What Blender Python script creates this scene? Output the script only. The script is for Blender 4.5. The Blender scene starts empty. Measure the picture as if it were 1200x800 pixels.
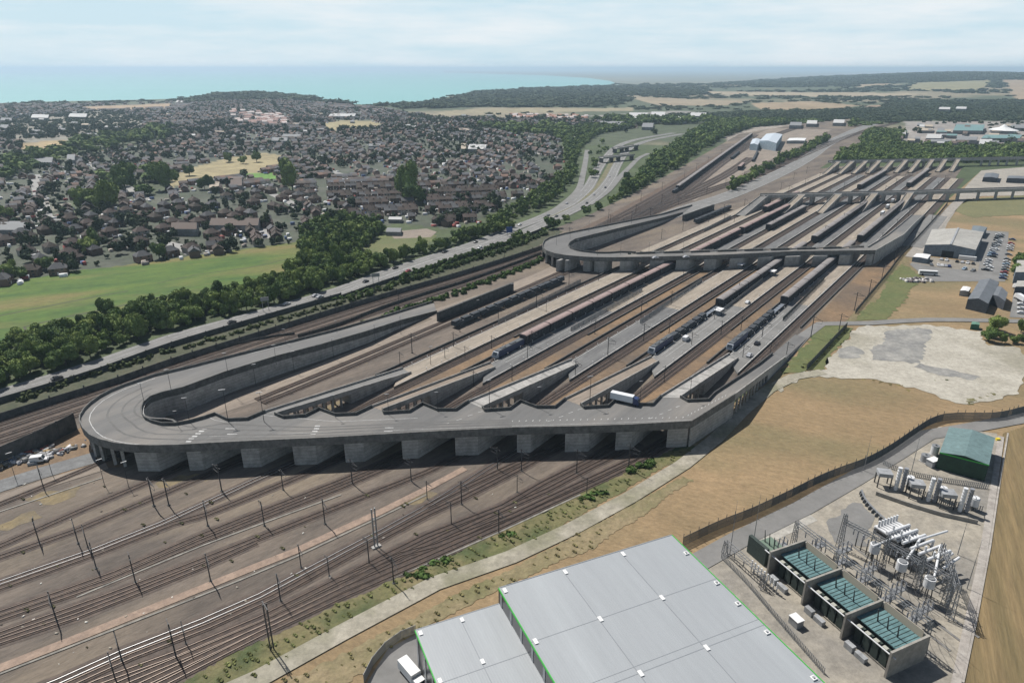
import bpy, math, random
import numpy as np
from mathutils import Vector
from mathutils.geometry import tessellate_polygon
random.seed(7); RNG = np.random.default_rng(7)
R = math.radians; PI = math.pi
sc = bpy.context.scene
COL = sc.collection
# ------------------------------------------------------------------ camera
H = 120.0; PITCH = R(21.8); SP, CP = math.sin(PITCH), math.cos(PITCH)
cd = bpy.data.cameras.new('camera'); cam = bpy.data.objects.new('camera', cd); COL.objects.link(cam)
cam.location = (0, 0, H); cam.rotation_euler = (R(90) - PITCH, 0, 0)
cd.sensor_width = 36; cd.lens = 24; cd.clip_start = 1; cd.clip_end = 120000
sc.camera = cam
# ------------------------------------------------------------------ light
SUN_EL = R(55); SDX, SDY = -0.66, 0.751          # horizontal direction towards the sun
sl = bpy.data.lights.new('sun', 'SUN'); sl.energy = 5.0; sl.angle = R(0.5); sl.color = (1, .96, .905)
so = bpy.data.objects.new('sun', sl); COL.objects.link(so)
sdir = Vector((SDX * math.cos(SUN_EL), SDY * math.cos(SUN_EL), math.sin(SUN_EL)))
so.rotation_euler = sdir.to_track_quat('Z', 'Y').to_euler(); so.location = (0, 0, 3000)
w = bpy.data.worlds.new('World'); sc.world = w; w.use_nodes = True
nt = w.node_tree; N = nt.nodes; L = nt.links; N.clear()
wo = N.new('ShaderNodeOutputWorld'); bg = N.new('ShaderNodeBackground'); bg.inputs[1].default_value = 0.055
sky = N.new('ShaderNodeTexSky'); sky.sky_type = 'NISHITA'; sky.sun_disc = False
sky.sun_elevation = SUN_EL; sky.sun_rotation = math.atan2(SDX, SDY)
sky.altitude = 100; sky.air_density = 1.0; sky.dust_density = 1.6; sky.ozone_density = 1.5
tc = N.new('ShaderNodeTexCoord'); mp = N.new('ShaderNodeMapping'); mp.inputs['Scale'].default_value = (1.5, 1.5, 11)
nz = N.new('ShaderNodeTexNoise'); nz.inputs['Scale'].default_value = 2.4; nz.inputs['Detail'].default_value = 9; nz.inputs['Roughness'].default_value = .6
cr = N.new('ShaderNodeValToRGB'); cr.color_ramp.elements[0].position = .40; cr.color_ramp.elements[1].position = .66
mul = N.new('ShaderNodeMath'); mul.operation = 'MULTIPLY'; mul.inputs[1].default_value = .75
mx = N.new('ShaderNodeMixRGB'); mx.inputs[2].default_value = (12.6, 13.5, 14.0, 1)
mb_ = N.new('ShaderNodeMixRGB'); mb_.inputs[2].default_value = (9.6, 12.6, 14.2, 1)
L.new(tc.outputs['Generated'], mp.inputs[0]); L.new(mp.outputs[0], nz.inputs[0]); L.new(nz.outputs[0], cr.inputs[0])
sep = N.new('ShaderNodeSeparateXYZ'); L.new(tc.outputs['Generated'], sep.inputs[0])
lowr = N.new('ShaderNodeMapRange'); lowr.inputs[1].default_value = .10; lowr.inputs[2].default_value = .40; lowr.inputs[3].default_value = 1; lowr.inputs[4].default_value = 0; L.new(sep.outputs[2], lowr.inputs[0])
rg = N.new('ShaderNodeMapRange'); rg.inputs[1].default_value = 0; rg.inputs[2].default_value = 1; rg.inputs[3].default_value = .05; rg.inputs[4].default_value = 1; L.new(cr.outputs[0], rg.inputs[0])
L.new(rg.outputs[0], mul.inputs[0]); L.new(lowr.outputs[0], mul.inputs[1]); L.new(mul.outputs[0], mx.inputs[0]); L.new(sky.outputs[0], mb_.inputs[1]); L.new(mb_.outputs[0], mx.inputs[1])
lm = N.new('ShaderNodeMath'); lm.operation = 'MULTIPLY'; lm.inputs[1].default_value = .88; L.new(lowr.outputs[0], lm.inputs[0]); L.new(lm.outputs[0], mb_.inputs[0]); L.new(mx.outputs[0], bg.inputs[0]); L.new(bg.outputs[0], wo.inputs[0])
vs = sc.view_settings; vs.view_transform = 'Standard'; vs.look = 'None'; vs.exposure = 0.27; vs.gamma = 1; vs.use_curve_mapping = False
HAZE_DENSITY = 7.5e-5
try:
    sc.cycles.volume_bounces = 0; sc.cycles.max_bounces = 4; sc.cycles.diffuse_bounces = 2
except Exception: pass
# ------------------------------------------------------------------ helpers
def G(px, py, z=0.0):                      # photo pixel (1200x800) -> point of the plane at height z
    u = (px - 600) / 800; v = (py - 400) / 800
    d = (H - z) / (SP + v * CP)
    return Vector((u * d, d * (CP - v * SP), z))
def PX(x, y, z=0.0):
    d = y * CP + (H - z) * SP
    return 600 + 800 * x / d, 400 + 800 * ((H - z) * CP - y * SP) / d
def inpoly(x, y, poly):
    x = np.asarray(x, float); y = np.asarray(y, float); c = np.zeros(x.shape, bool); n = len(poly)
    for i in range(n):
        x0, y0 = poly[i][:2]; x1, y1 = poly[i - 1][:2]
        if y0 == y1: continue
        c ^= ((y0 > y) != (y1 > y)) & (x < (x1 - x0) * (y - y0) / (y1 - y0) + x0)
    return c
def ST(s, t, z=0.0): return Vector((.6 * s + .8 * t, .8 * s - .6 * t, z))   # yard frame: s along the platforms, t across
def SF(a, b, z=0.0): return Vector((-2.8 + .4 * a + .9165 * b, 118.1 - .9165 * a + .4 * b, z))  # warehouse / substation frame
def toSF(p): return ((p[0] + 2.8) * .4 - (p[1] - 118.1) * .9165, (p[0] + 2.8) * .9165 + (p[1] - 118.1) * .4)
MATS = {}
def mat(name, c1, c2=None, rough=.85, scale=.2, metal=0, spec=.3, bump=0, obj=False, detail=6, c3=None, s3=.03, stretch=None, lo=.35, hi=.65, rnd=0, attr=None, bscale=None, fine=.3, fs=.45):
    if name in MATS: return MATS[name]
    m = bpy.data.materials.new(name); m.use_nodes = True; nt = m.node_tree; N = nt.nodes; L = nt.links
    b = N['Principled BSDF']; b.inputs['Roughness'].default_value = rough; b.inputs['Metallic'].default_value = metal
    b.inputs['Specular IOR Level'].default_value = spec
    q_ = .8 if not attr else 1
    def rgb(c): return (c[0] * q_, c[1] * q_, c[2] * q_, 1)
    if obj:
        co = N.new('ShaderNodeTexCoord').outputs['Object']
    else:
        co = N.new('ShaderNodeNewGeometry').outputs['Position']
    if stretch:
        mp = N.new('ShaderNodeMapping'); mp.vector_type = 'TEXTURE'; mp.inputs['Rotation'].default_value = (0, 0, stretch[0]); mp.inputs['Scale'].default_value = (1 / stretch[1], 1 / stretch[2], 1)
        L.new(co, mp.inputs[0]); co = mp.outputs[0]
    out = None
    if c2:
        n = N.new('ShaderNodeTexNoise'); n.inputs['Scale'].default_value = scale; n.inputs['Detail'].default_value = detail; n.inputs['Roughness'].default_value = .65
        L.new(co, n.inputs[0])
        r = N.new('ShaderNodeMapRange'); r.inputs[1].default_value = lo; r.inputs[2].default_value = hi; L.new(n.outputs[0], r.inputs[0])
        x = N.new('ShaderNodeMixRGB'); L.new(r.outputs[0], x.inputs[0]); x.inputs[1].default_value = rgb(c1); x.inputs[2].default_value = rgb(c2); out = x.outputs[0]
        if c3:
            n3 = N.new('ShaderNodeTexNoise'); n3.inputs['Scale'].default_value = s3; n3.inputs['Detail'].default_value = 5; L.new(co, n3.inputs[0])
            r3 = N.new('ShaderNodeMapRange'); r3.inputs[1].default_value = .48; r3.inputs[2].default_value = .66; L.new(n3.outputs[0], r3.inputs[0])
            y = N.new('ShaderNodeMixRGB'); L.new(r3.outputs[0], y.inputs[0]); L.new(out, y.inputs[1]); y.inputs[2].default_value = rgb(c3); out = y.outputs[0]
    if c2 and not obj and scale < 2 and fine:
        nf = N.new('ShaderNodeTexNoise'); nf.inputs['Scale'].default_value = fs; nf.inputs['Detail'].default_value = 8; nf.inputs['Roughness'].default_value = .85; L.new(co, nf.inputs[0])
        rf = N.new('ShaderNodeMapRange'); rf.inputs[1].default_value = .34; rf.inputs[2].default_value = .66; rf.inputs[3].default_value = 1 - fine; rf.inputs[4].default_value = 1 + fine; L.new(nf.outputs[0], rf.inputs[0])
        hs_ = N.new('ShaderNodeHueSaturation'); L.new(out, hs_.inputs['Color']); L.new(rf.outputs[0], hs_.inputs['Value']); out = hs_.outputs[0]
    if attr:
        a = N.new('ShaderNodeAttribute'); a.attribute_name = attr
        if out is None: out = a.outputs['Color']
        else:
            y = N.new('ShaderNodeMixRGB'); y.blend_type = 'MULTIPLY'; y.inputs[0].default_value = 1; L.new(out, y.inputs[1]); L.new(a.outputs['Color'], y.inputs[2]); out = y.outputs[0]
    if rnd:
        oi = N.new('ShaderNodeObjectInfo'); hs = N.new('ShaderNodeHueSaturation')
        r = N.new('ShaderNodeMapRange'); r.inputs[3].default_value = 1 - rnd; r.inputs[4].default_value = 1 + rnd; L.new(oi.outputs['Random'], r.inputs[0]); L.new(r.outputs[0], hs.inputs['Value'])
        r2 = N.new('ShaderNodeMapRange'); r2.inputs[3].default_value = .5 + rnd * .06; r2.inputs[4].default_value = .5 - rnd * .06; L.new(oi.outputs['Random'], r2.inputs[0]); L.new(r2.outputs[0], hs.inputs['Hue'])
        if out: L.new(out, hs.inputs['Color'])
        else: hs.inputs['Color'].default_value = rgb(c1)
        out = hs.outputs[0]
    if out: L.new(out, b.inputs['Base Color'])
    else: b.inputs['Base Color'].default_value = rgb(c1)
    if bump:
        nb = N.new('ShaderNodeTexNoise'); nb.inputs['Scale'].default_value = bscale or scale * 4; nb.inputs['Detail'].default_value = 6; L.new(co, nb.inputs[0])
        bp = N.new('ShaderNodeBump'); bp.inputs['Strength'].default_value = bump; bp.inputs['Distance'].default_value = 1; L.new(nb.outputs[0], bp.inputs['Height']); L.new(bp.outputs[0], b.inputs['Normal'])
    MATS[name] = m; return m
def mesh_obj(name, verts, faces, m=None, parent=None, smooth=False, col=None):
    me = bpy.data.meshes.new(name)
    me.from_pydata([tuple(v) for v in verts], [], [tuple(f) for f in faces]); me.update()
    if m:
        for k in (m if isinstance(m, (list, tuple)) else [m]): me.materials.append(k)
    if smooth: me.polygons.foreach_set('use_smooth', [True] * len(me.polygons))
    o = bpy.data.objects.new(name, me); COL.objects.link(o)
    if parent: o.parent = parent
    return o
def np_mesh(name, V, F, m, colors=None, parent=None):      # V (n,3), F (k,3 or 4)
    me = bpy.data.meshes.new(name); n = len(V); k, q = F.shape
    me.vertices.add(n); me.vertices.foreach_set('co', V.astype(np.float32).ravel())
    me.loops.add(k * q); me.loops.foreach_set('vertex_index', F.astype(np.int32).ravel())
    me.polygons.add(k); me.polygons.foreach_set('loop_start', np.arange(0, k * q, q, dtype=np.int32)); me.polygons.foreach_set('loop_total', np.full(k, q, np.int32))
    me.update(calc_edges=True)
    if colors is not None:
        a = me.color_attributes.new('tint', 'FLOAT_COLOR', 'POINT'); c = np.ones((n, 4), np.float32); c[:, :3] = colors; a.data.foreach_set('color', c.ravel())
    me.materials.append(m); o = bpy.data.objects.new(name, me); COL.objects.link(o)
    if parent: o.parent = parent
    return o
class MB:
    def __init__(s): s.v = []; s.f = []
    def quad(s, *p):
        n = len(s.v); s.v += [tuple(q) for q in p]; s.f.append(tuple(range(n, n + len(p)))); return s
    def box(s, c, d, ax=(1, 0), z0=None):   # centre, dims (along ax, across, height); ax = unit xy direction; c.z is the bottom
        ax = Vector((ax[0], ax[1])).normalized(); ay = Vector((-ax.y, ax.x)); n = len(s.v)
        for k in (0, 1):
            for i, j in ((-1, -1), (1, -1), (1, 1), (-1, 1)):
                s.v.append((c[0] + ax.x * i * d[0] / 2 + ay.x * j * d[1] / 2, c[1] + ax.y * i * d[0] / 2 + ay.y * j * d[1] / 2, c[2] + k * d[2]))
        s.f += [(n, n + 3, n + 2, n + 1), (n + 4, n + 5, n + 6, n + 7)] + [(n + i, n + (i + 1) % 4, n + 4 + (i + 1) % 4, n + 4 + i) for i in range(4)]; return s
    def bar(s, a, b, r, sides=4, r2=None):
        a = Vector(a); b = Vector(b); d = (b - a)
        if d.length < 1e-6: return s
        d.normalize(); u = d.cross(Vector((0, 0, 1)))
        if u.length < .01: u = Vector((1, 0, 0))
        u.normalize(); v = d.cross(u); n = len(s.v); r2 = r if r2 is None else r2
        for p, rr in ((a, r), (b, r2)):
            for k in range(sides):
                t = 2 * PI * (k + .5) / sides; s.v.append(tuple(p + (u * math.cos(t) + v * math.sin(t)) * rr))
        s.f += [(n + k, n + (k + 1) % sides, n + sides + (k + 1) % sides, n + sides + k) for k in range(sides)]
        s.f += [tuple(range(n + sides - 1, n - 1, -1)), tuple(range(n + sides, n + 2 * sides))]; return s
    def prism(s, pts, z0, z1, top=True, bot=True):   # z0,z1 numbers or lists
        n = len(s.v); m = len(pts); A = z0 if isinstance(z0, (list, tuple)) else [z0] * m; B = z1 if isinstance(z1, (list, tuple)) else [z1] * m
        s.v += [(p[0], p[1], A[i]) for i, p in enumerate(pts)] + [(p[0], p[1], B[i]) for i, p in enumerate(pts)]
        s.f += [(n + i, n + (i + 1) % m, n + m + (i + 1) % m, n + m + i) for i in range(m)]
        for tr in tessellate_polygon([[Vector((p[0], p[1], 0)) for p in pts]]):
            if top: s.f.append(tuple(n + m + k for k in tr))
            if bot: s.f.append(tuple(n + k for k in reversed(tr)))
        return s
    def wall(s, pts, lo, hi, th=.3):  # ribbon wall along pts (Vectors, z = reference height): from z+lo to z+hi; lo may be ('abs', z)
        m = len(pts)
        for side in (0, 1):
            pass
        nrm = []
        for i in range(m):
            a = pts[max(i - 1, 0)]; b = pts[min(i + 1, m - 1)]; d = Vector((b[0] - a[0], b[1] - a[1]));
            d = d.normalized() if d.length > 0 else Vector((1, 0)); nrm.append(Vector((-d.y, d.x)))
        n = len(s.v)
        for i, p in enumerate(pts):
            zl = lo[1] if isinstance(lo, tuple) else p[2] + lo; zh = p[2] + hi
            for sg in (-.5, .5):
                x = p[0] + nrm[i].x * th * sg; y = p[1] + nrm[i].y * th * sg
                s.v += [(x, y, zl), (x, y, zh)]
        for i in range(m - 1):
            a = n + 4 * i; b = a + 4
            s.f += [(a, b, b + 1, a + 1), (a + 2, a + 3, b + 3, b + 2), (a + 1, b + 1, b + 3, a + 3), (a, a + 2, b + 2, b)]
        s.f += [(n, n + 1, n + 3, n + 2)]; e = n + 4 * (m - 1); s.f += [(e, e + 2, e + 3, e + 1)]
        return s
    def cyl(s, c, r, h, sides=12, r2=None): return s.bar(c, (c[0], c[1], c[2] + h), r, sides, r2)
    def build(s, name, m, parent=None, smooth=False): return mesh_obj(name, s.v, s.f, m, parent, smooth)
def tag(o, label=None, cat=None, group=None, kind=None):
    if label: o['label'] = label
    if cat: o['category'] = cat
    if group: o['group'] = group
    if kind: o['kind'] = kind
    return o
def empty(name, loc, rz=0):
    o = bpy.data.objects.new(name, None); COL.objects.link(o); o.location = loc; o.rotation_euler = (0, 0, rz); o.empty_display_size = .5; return o
def copy_tree(o, parent=None):
    c = o.copy(); COL.objects.link(c); c.parent = parent
    for ch in o.children: copy_tree(ch, c)
    return c
REG = []                                   # (object, base label, place, group): ordinals are given at the end
def reg(o, base, place, cat, group): o['category'] = cat; o['group'] = group; REG.append((o, base, place))
def sheet(name, pts, z, m, kind='structure', jag=0):
    P = [G(x, y, 0) for x, y in pts]
    if jag:
        Q = []; g = random.Random(len(pts) * 7 + int(pts[0][0]))
        for i in range(len(P)):
            a = P[i]; b = P[(i + 1) % len(P)]; L_ = (b - a).length; n = max(1, min(60, int(L_ / (jag * 1.8)))); nn = Vector((-(b - a).y, (b - a).x, 0)).normalized(); ph = g.uniform(0, 6)
            for k in range(n):
                t = k / n; Q.append(a.lerp(b, t) + nn * (jag * (g.uniform(-1.1, 1.1) + .6 * math.sin(ph + t * L_ / (jag * 9))) if k else 0))
        P = Q
    v = [(p.x, p.y, z) for p in P]
    o = mesh_obj(name, v, [tuple(t) for t in tessellate_polygon([[Vector((p.x, p.y, 0)) for p in P]])], m)
    for p in o.data.polygons:
        if p.normal.z < 0: p.flip()
    o['kind'] = kind; return o
def smoothline(P, step):
    P = [Vector(p) for p in P]; out = []
    for i in range(len(P) - 1):
        p0 = P[max(i - 1, 0)]; p1 = P[i]; p2 = P[i + 1]; p3 = P[min(i + 2, len(P) - 1)]
        n = max(1, int((p2 - p1).length / step))
        for k in range(n):
            t = k / n; out.append(.5 * ((2 * p1) + (p2 - p0) * t + (2 * p0 - 5 * p1 + 4 * p2 - p3) * t * t + (3 * p1 - p0 - 3 * p2 + p3) * t ** 3))
    out.append(P[-1]); return out
def offset(P, d):
    out = []
    for i, p in enumerate(P):
        a = P[max(i - 1, 0)]; b = P[min(i + 1, len(P) - 1)]; t = Vector((b.x - a.x, b.y - a.y)).normalized()
        out.append(Vector((p.x - t.y * d, p.y + t.x * d, p.z)))
    return out
def ribbon(mb, P, w0, w1, z):
    A = offset(P, w0); B = offset(P, w1); n = len(mb.v)
    for a, b in zip(A, B): mb.v += [(a.x, a.y, z + a.z), (b.x, b.y, z + b.z)]
    mb.f += [(n + 2 * i, n + 2 * i + 2, n + 2 * i + 3, n + 2 * i + 1) for i in range(len(P) - 1)]
def road(name, pix, width, z, m, step=15, kind='structure'):
    P = smoothline([G(x, y) for x, y in pix], step); mb = MB(); ribbon(mb, P, width / 2, -width / 2, z)
    o = mb.build(name, m); o['kind'] = kind
    for p in o.data.polygons:
        if p.normal.z < 0: p.flip()
    return o, P
# ------------------------------------------------------------------ materials
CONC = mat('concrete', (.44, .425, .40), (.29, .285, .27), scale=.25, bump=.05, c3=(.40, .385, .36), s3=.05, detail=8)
_n = CONC.node_tree; _g = _n.nodes.new('ShaderNodeNewGeometry'); _s = _n.nodes.new('ShaderNodeSeparateXYZ'); _f = _n.nodes.new('ShaderNodeMath'); _f.operation = 'FRACT'; _d = _n.nodes.new('ShaderNodeMath'); _d.operation = 'MULTIPLY'; _d.inputs[1].default_value = .8
_n.links.new(_g.outputs['Position'], _s.inputs[0]); _n.links.new(_s.outputs[2], _d.inputs[0]); _n.links.new(_d.outputs[0], _f.inputs[0]); _l = _n.nodes.new('ShaderNodeMath'); _l.operation = 'LESS_THAN'; _l.inputs[1].default_value = .13; _n.links.new(_f.outputs[0], _l.inputs[0])
_h = _n.nodes.new('ShaderNodeMixRGB'); _h.blend_type = 'MULTIPLY'; _h.inputs[2].default_value = (.72, .72, .72, 1); _b = _n.nodes['Principled BSDF']; _src = _b.inputs['Base Color'].links[0].from_socket; _n.links.new(_src, _h.inputs[1]); _n.links.new(_l.outputs[0], _h.inputs[0]); _n.links.new(_h.outputs[0], _b.inputs['Base Color'])
PARA = mat('weathered_shaded_parapet', (.20, .195, .185), (.11, .108, .10), scale=.6, detail=8)  # weathering, plus the shade on the loop's inside faces put into the colour
DBED = mat('dark_track_bed', (.085, .065, .052), (.05, .04, .035), scale=.4, detail=8)  # dark bed tone; in the far troughs it also paints in shade
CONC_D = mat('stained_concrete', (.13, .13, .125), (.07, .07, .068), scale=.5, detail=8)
DECK = mat('deck_asphalt', (.185, .182, .175), (.135, .134, .132), scale=.06, stretch=(0.9, .25, 1.6), c3=(.235, .22, .20), s3=.04, detail=8, fine=.12)
ROADM = mat('road_asphalt', (.24, .235, .225), (.18, .178, .17), scale=.08, detail=8, fine=.1)
PLAT_T = mat('tan_platform_concrete', (.36, .31, .25), (.27, .235, .19), scale=.15, detail=8, stretch=(R(53), .3, 1.5))
PLAT_G = mat('grey_platform_asphalt', (.185, .185, .18), (.13, .13, .13), scale=.15, detail=8, stretch=(R(53), .3, 1.5))
BALL = mat('yard_ballast', (.19, .155, .125), (.095, .08, .068), scale=.05, c3=(.21, .17, .125), s3=.02, detail=10, stretch=(R(45), .45, 1.6), bump=.2, bscale=1.5)
SOIL = mat('orange_soil', (.25, .165, .095), (.17, .12, .075), scale=.06, c3=(.13, .10, .075), s3=.02, detail=9)
TANG = mat('tan_gravel', (.30, .25, .20), (.21, .175, .145), scale=.06, detail=9, stretch=(R(50), .3, 1.5))
GRAVEL = mat('pale_gravel', (.50, .47, .40), (.36, .335, .28), scale=.08, c3=(.30, .28, .22), s3=.025, detail=10, lo=.3, hi=.7)
PATH = mat('dusty_track', (.40, .37, .30), (.27, .25, .195), scale=.12, detail=9, c3=(.23, .22, .15), s3=.05)
DRY = mat('dry_grass', (.335, .235, .13), (.225, .165, .09), scale=.02, c3=(.19, .165, .085), s3=.012, detail=12, stretch=(R(-25), .7, 1.4), bump=.3, bscale=.9)
DRY2 = mat('mown_dry_grass', (.235, .17, .085), (.16, .125, .06), scale=.12, detail=10, stretch=(R(62), .12, 1.6), bump=.2, bscale=1)
VERGE = mat('verge_grass', (.125, .135, .05), (.20, .165, .085), scale=.06, c3=(.075, .095, .035), s3=.09, detail=11, bump=.5, bscale=.6)
GREEN = mat('green_field', (.036, .095, .010), (.105, .165, .018), scale=.06, c3=(.17, .15, .045), s3=.022, fine=.4, detail=12, stretch=(R(25), .4, 1.4), bump=.3, bscale=.5)
GREENS = mat('green_strip', (.10, .13, .045), (.15, .15, .06), scale=.05, detail=9)
STEEL = mat('dark_steel', (.06, .06, .062), rough=.6, spec=.4)
GALV = mat('galvanised_steel', (.33, .34, .35), rough=.5, metal=.5)
RAILM = mat('rail_steel', (.16, .13, .11), rough=.35, metal=.7)
RAILS = mat('polished_rail', (.4, .4, .4), rough=.4, metal=.8)
SLEEP = mat('sleepers', (.105, .075, .058), (.055, .042, .036), scale=.9, detail=6, lo=.42, hi=.55)
WHITE = mat('white_paint', (.78, .78, .77), rough=.5)
LINE = mat('road_paint', (.62, .62, .60), (.4, .4, .4), scale=.8)
GREY = mat('grey_cladding', (.36, .37, .38), (.31, .32, .33), scale=.1, rough=.5)
DARK = mat('dark_rubber', (.02, .02, .022), rough=.8)
GLASS = mat('dark_glass', (.03, .04, .05), rough=.12, spec=.6)
FENCEM = mat('fence_steel', (.09, .10, .10), rough=.6)
BARK = mat('bark', (.07, .055, .04), rough=.9)
LEAF = mat('leaves', (.10, .16, .042), (.20, .27, .075), scale=.9, rough=.75, rnd=.38, obj=True, spec=.15, lo=.3, hi=.7)
LEAFT = mat('woodland_leaves', (.6, .6, .6), (1.15, 1.15, 1.1), scale=.25, rough=.8, attr='tint', spec=.1, lo=.3, hi=.7)
ROOF_B = mat('brown_roof_tiles', (.10, .075, .06), (.062, .05, .045), scale=.7, rnd=.25, obj=True)
BRICK = mat('brick_wall', (.20, .135, .10), (.15, .105, .08), scale=.5, rnd=.25, obj=True)
RENDERW = mat('pale_render', (.42, .39, .35), (.34, .32, .29), scale=.5, rnd=.2, obj=True)
TINT = mat('painted_by_part', (.8, .8, .8), (1.1, 1.1, 1.1), scale=.3, attr='tint')
# ------------------------------------------------------------------ land cover (polygons in photo pixels of the ground plane, tied to the ground)
def vnoise(x, y, seed=0, oct=4):
    out = 0; amp = 1; tot = 0
    for o in range(oct):
        xi = np.floor(x).astype(np.int64); yi = np.floor(y).astype(np.int64); fx = x - xi; fy = y - yi
        fx = fx * fx * (3 - 2 * fx); fy = fy * fy * (3 - 2 * fy)
        def h(a, b):
            n = (a * 374761393 + b * 668265263 + (seed + o) * 974634777) & 0x7fffffff
            n = ((n ^ (n >> 13)) * 1274126177) & 0x7fffffff
            return (n & 0xffff) / 65535.0
        v = (h(xi, yi) * (1 - fx) + h(xi + 1, yi) * fx) * (1 - fy) + (h(xi, yi + 1) * (1 - fx) + h(xi + 1, yi + 1) * fx) * fy
        out = out + v * amp; tot += amp; amp *= .5; x = x * 2.03 + 17; y = y * 2.03 + 5
    return out / tot
TOWN = [(-160,124),(150,122),(300,118),(430,125),(520,138),(640,141),(700,143),(748,150),(690,154),(655,165),(660,195),(636,220),(600,238),(550,262),(520,268),(470,262),(425,268),(372,272),(362,283),(300,292),(200,305),(60,323),(0,336),(-160,352)]
PARKS = [([(178,214),(215,200),(262,186),(310,179),(330,182),(328,196),(300,204),(232,211),(200,220),(184,219)], (.24,.20,.105)),
 ([(285,204),(322,202),(325,210),(300,212)], (.09,.20,.03)), ([(372,146),(402,141),(440,142),(452,149),(388,154)], (.25,.21,.11)),
 ([(22,168),(75,164),(92,171),(70,180),(28,177)], (.27,.20,.10)), ([(95,125),(200,121.5),(202,127),(108,130)], (.25,.18,.11)),
 ([(415,288),(440,278),(500,272),(512,280),(486,292),(430,297)], (.14,.16,.055)), ([(60,240),(95,238),(90,246),(60,247)], (.2,.19,.15))]
FIELDS = [([(818,107),(1000,109.5),(1092,112),(1015,114),(900,113),(830,110)], (.27,.225,.155)), ([(735,113),(800,116),(880,119),(850,124),(775,124),(750,118)], (.24,.195,.13)),
 ([(508,131),(570,127),(620,126),(700,127),(742,126),(742,130),(600,132.5),(520,135)], (.22,.19,.12)), ([(1070,103),(1160,102),(1150,110),(1060,109)], (.20,.185,.10)),
 ([(1172,102),(1330,101),(1330,124),(1190,117)], (.25,.19,.125)), ([(880,121),(950,119),(1010,124),(960,130),(890,128)], (.25,.19,.12)),
 ([(650,118),(690,115),(700,117),(670,121)], (.22,.19,.12)), ([(1010,124),(1080,121),(1075,126),(1020,129)], (.22,.16,.11)),
 ([(940,123),(1000,128),(990,134),(930,131)], (.22,.17,.10)), ([(1080,135),(1110,138),(1100,143),(1070,141)], (.17,.15,.09)),
 ([(1000,103),(1040,102),(1045,104.5),(1005,105.5)], (.25,.2,.13)), ([(1130,92.5),(1330,91),(1330,94),(1150,94.5)], (.23,.19,.12))]
INDUS = [([(1028,165),(1060,150),(1060,142),(1340,140),(1340,170),(1130,172)], (.23,.21,.19)), ([(840,158),(870,150),(1000,140),(1040,138),(1030,150),(1000,160),(960,178),(900,190)], (.24,.21,.18)),
 ([(0,140),(120,130),(170,137),(165,158),(100,170),(0,165)], (.17,.16,.13)), ([(690,136),(790,130),(860,133),(860,141),(740,146)], (.20,.19,.17))]
WOODS = [  # polygon, density
 ([(360,312),(352,290),(362,266),(400,258),(440,262),(447,275),(425,290),(418,300),(440,308),(480,299),(515,290),(545,276),(590,262),(604,268),(560,279),(504,297),(448,315),(400,332),(304,361),(202,386),(111,418),(0,455),(-120,492),(-120,455),(0,415),(40,400),(105,380),(200,360),(300,341)], 1.0),
 ([(636,271),(696,248),(724,232),(746,210),(768,184),(800,165),(830,148),(870,141),(1000,130),(1050,131),(1010,138),(940,145),(885,149),(850,160),(800,192),(740,228),(690,252),(640,272),(605,286),(600,283)], 1.0),
 ([(560,272),(600,246),(648,218),(664,200),(662,168),(640,157),(690,150),(745,150),(700,158),(679,176),(671,214),(646,238),(592,264)], 1.0),
 ([(692,178),(706,168),(716,172),(706,184),(699,205),(690,212)], .12), ([(976,191),(984,179),(1010,172),(1050,172),(1120,176),(1340,172),(1340,187),(1200,189),(1140,191)], 1.0),
 ([(500,121),(560,109),(640,104),(720,103),(800,104),(830,108),(820,112),(730,112),(740,118),(700,126),(560,126),(470,128),(440,124)], .95),
 ([(210,119),(260,112),(320,110),(390,118),(430,124),(330,121),(220,123)], .8), ([(200,150),(130,160),(60,178),(10,190),(0,215),(60,190),(140,175),(200,165)], .7),
 ([(125,212),(190,205),(200,222),(165,232),(130,228)], .7), ([(82,236),(130,232),(150,245),(120,256),(80,252)], .6), ([(1050,118),(1340,118),(1340,142),(1060,142),(1000,150),(1000,140)], .9),
 ([(870,132),(1050,126),(1050,134),(900,143),(740,148),(690,140),(740,135)], .9), ([(870,100),(1000,92),(1340,93),(1340,101),(1000,103),(880,104)], .9),
 ([(560,149),(660,150),(665,162),(640,160),(600,158)], .8), ([(845,224),(873,209),(910,188),(946,172),(968,163),(972,165),(948,177),(912,194),(876,214),(850,228)], .8), ([(1008,163),(1018,155),(1060,157),(1052,170),(1012,172)], .9),
 ([(330,226),(352,205),(352,214),(338,232)], .5), ([(440,238),(480,226),(500,240),(470,250)], .5)]
CLEAR = [[(415,286),(440,277),(512,270),(520,279),(486,293),(430,298),(420,294)]]
ex = [-400, 0, 100, 200, 250, 300, 350, 400, 440, 480, 520, 560, 620, 700, 720, 760, 800, 870, 940, 1000, 1400]
ey = [122, 120.5, 118, 116.5, 112.5, 111.5, 114.5, 121, 123.5, 122, 114, 107.5, 104.5, 101, 99.5, 99.5, 99, 96.5, 94, 93, 93]
def hgt(X, Y):
    X = np.asarray(X, float); Y = np.asarray(Y, float); r = np.hypot(X, Y); px, py = PX(X, Y)
    E = np.interp(px, ex, ey); z = np.zeros_like(r)
    z += 70 * np.exp(-((px - 1130) / 170) ** 2) * np.clip((r - 3500) / 3500, 0, 1) ** 1.4 * (1 + .12 * vnoise(X / 900, Y / 900, 3))
    z += 12 * np.exp(-((px - 300) / 70) ** 2) * np.clip((r - 1700) / 900, 0, 1)
    z += 14 * np.clip((r - 2500) / 2500, 0, 1) * (vnoise(X / 700, Y / 700, 9) - .35) * (px > 480)
    drop = np.clip((E - py) / 1.1, 0, 1); z = z * (1 - drop) - 75 * drop
    return z
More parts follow.
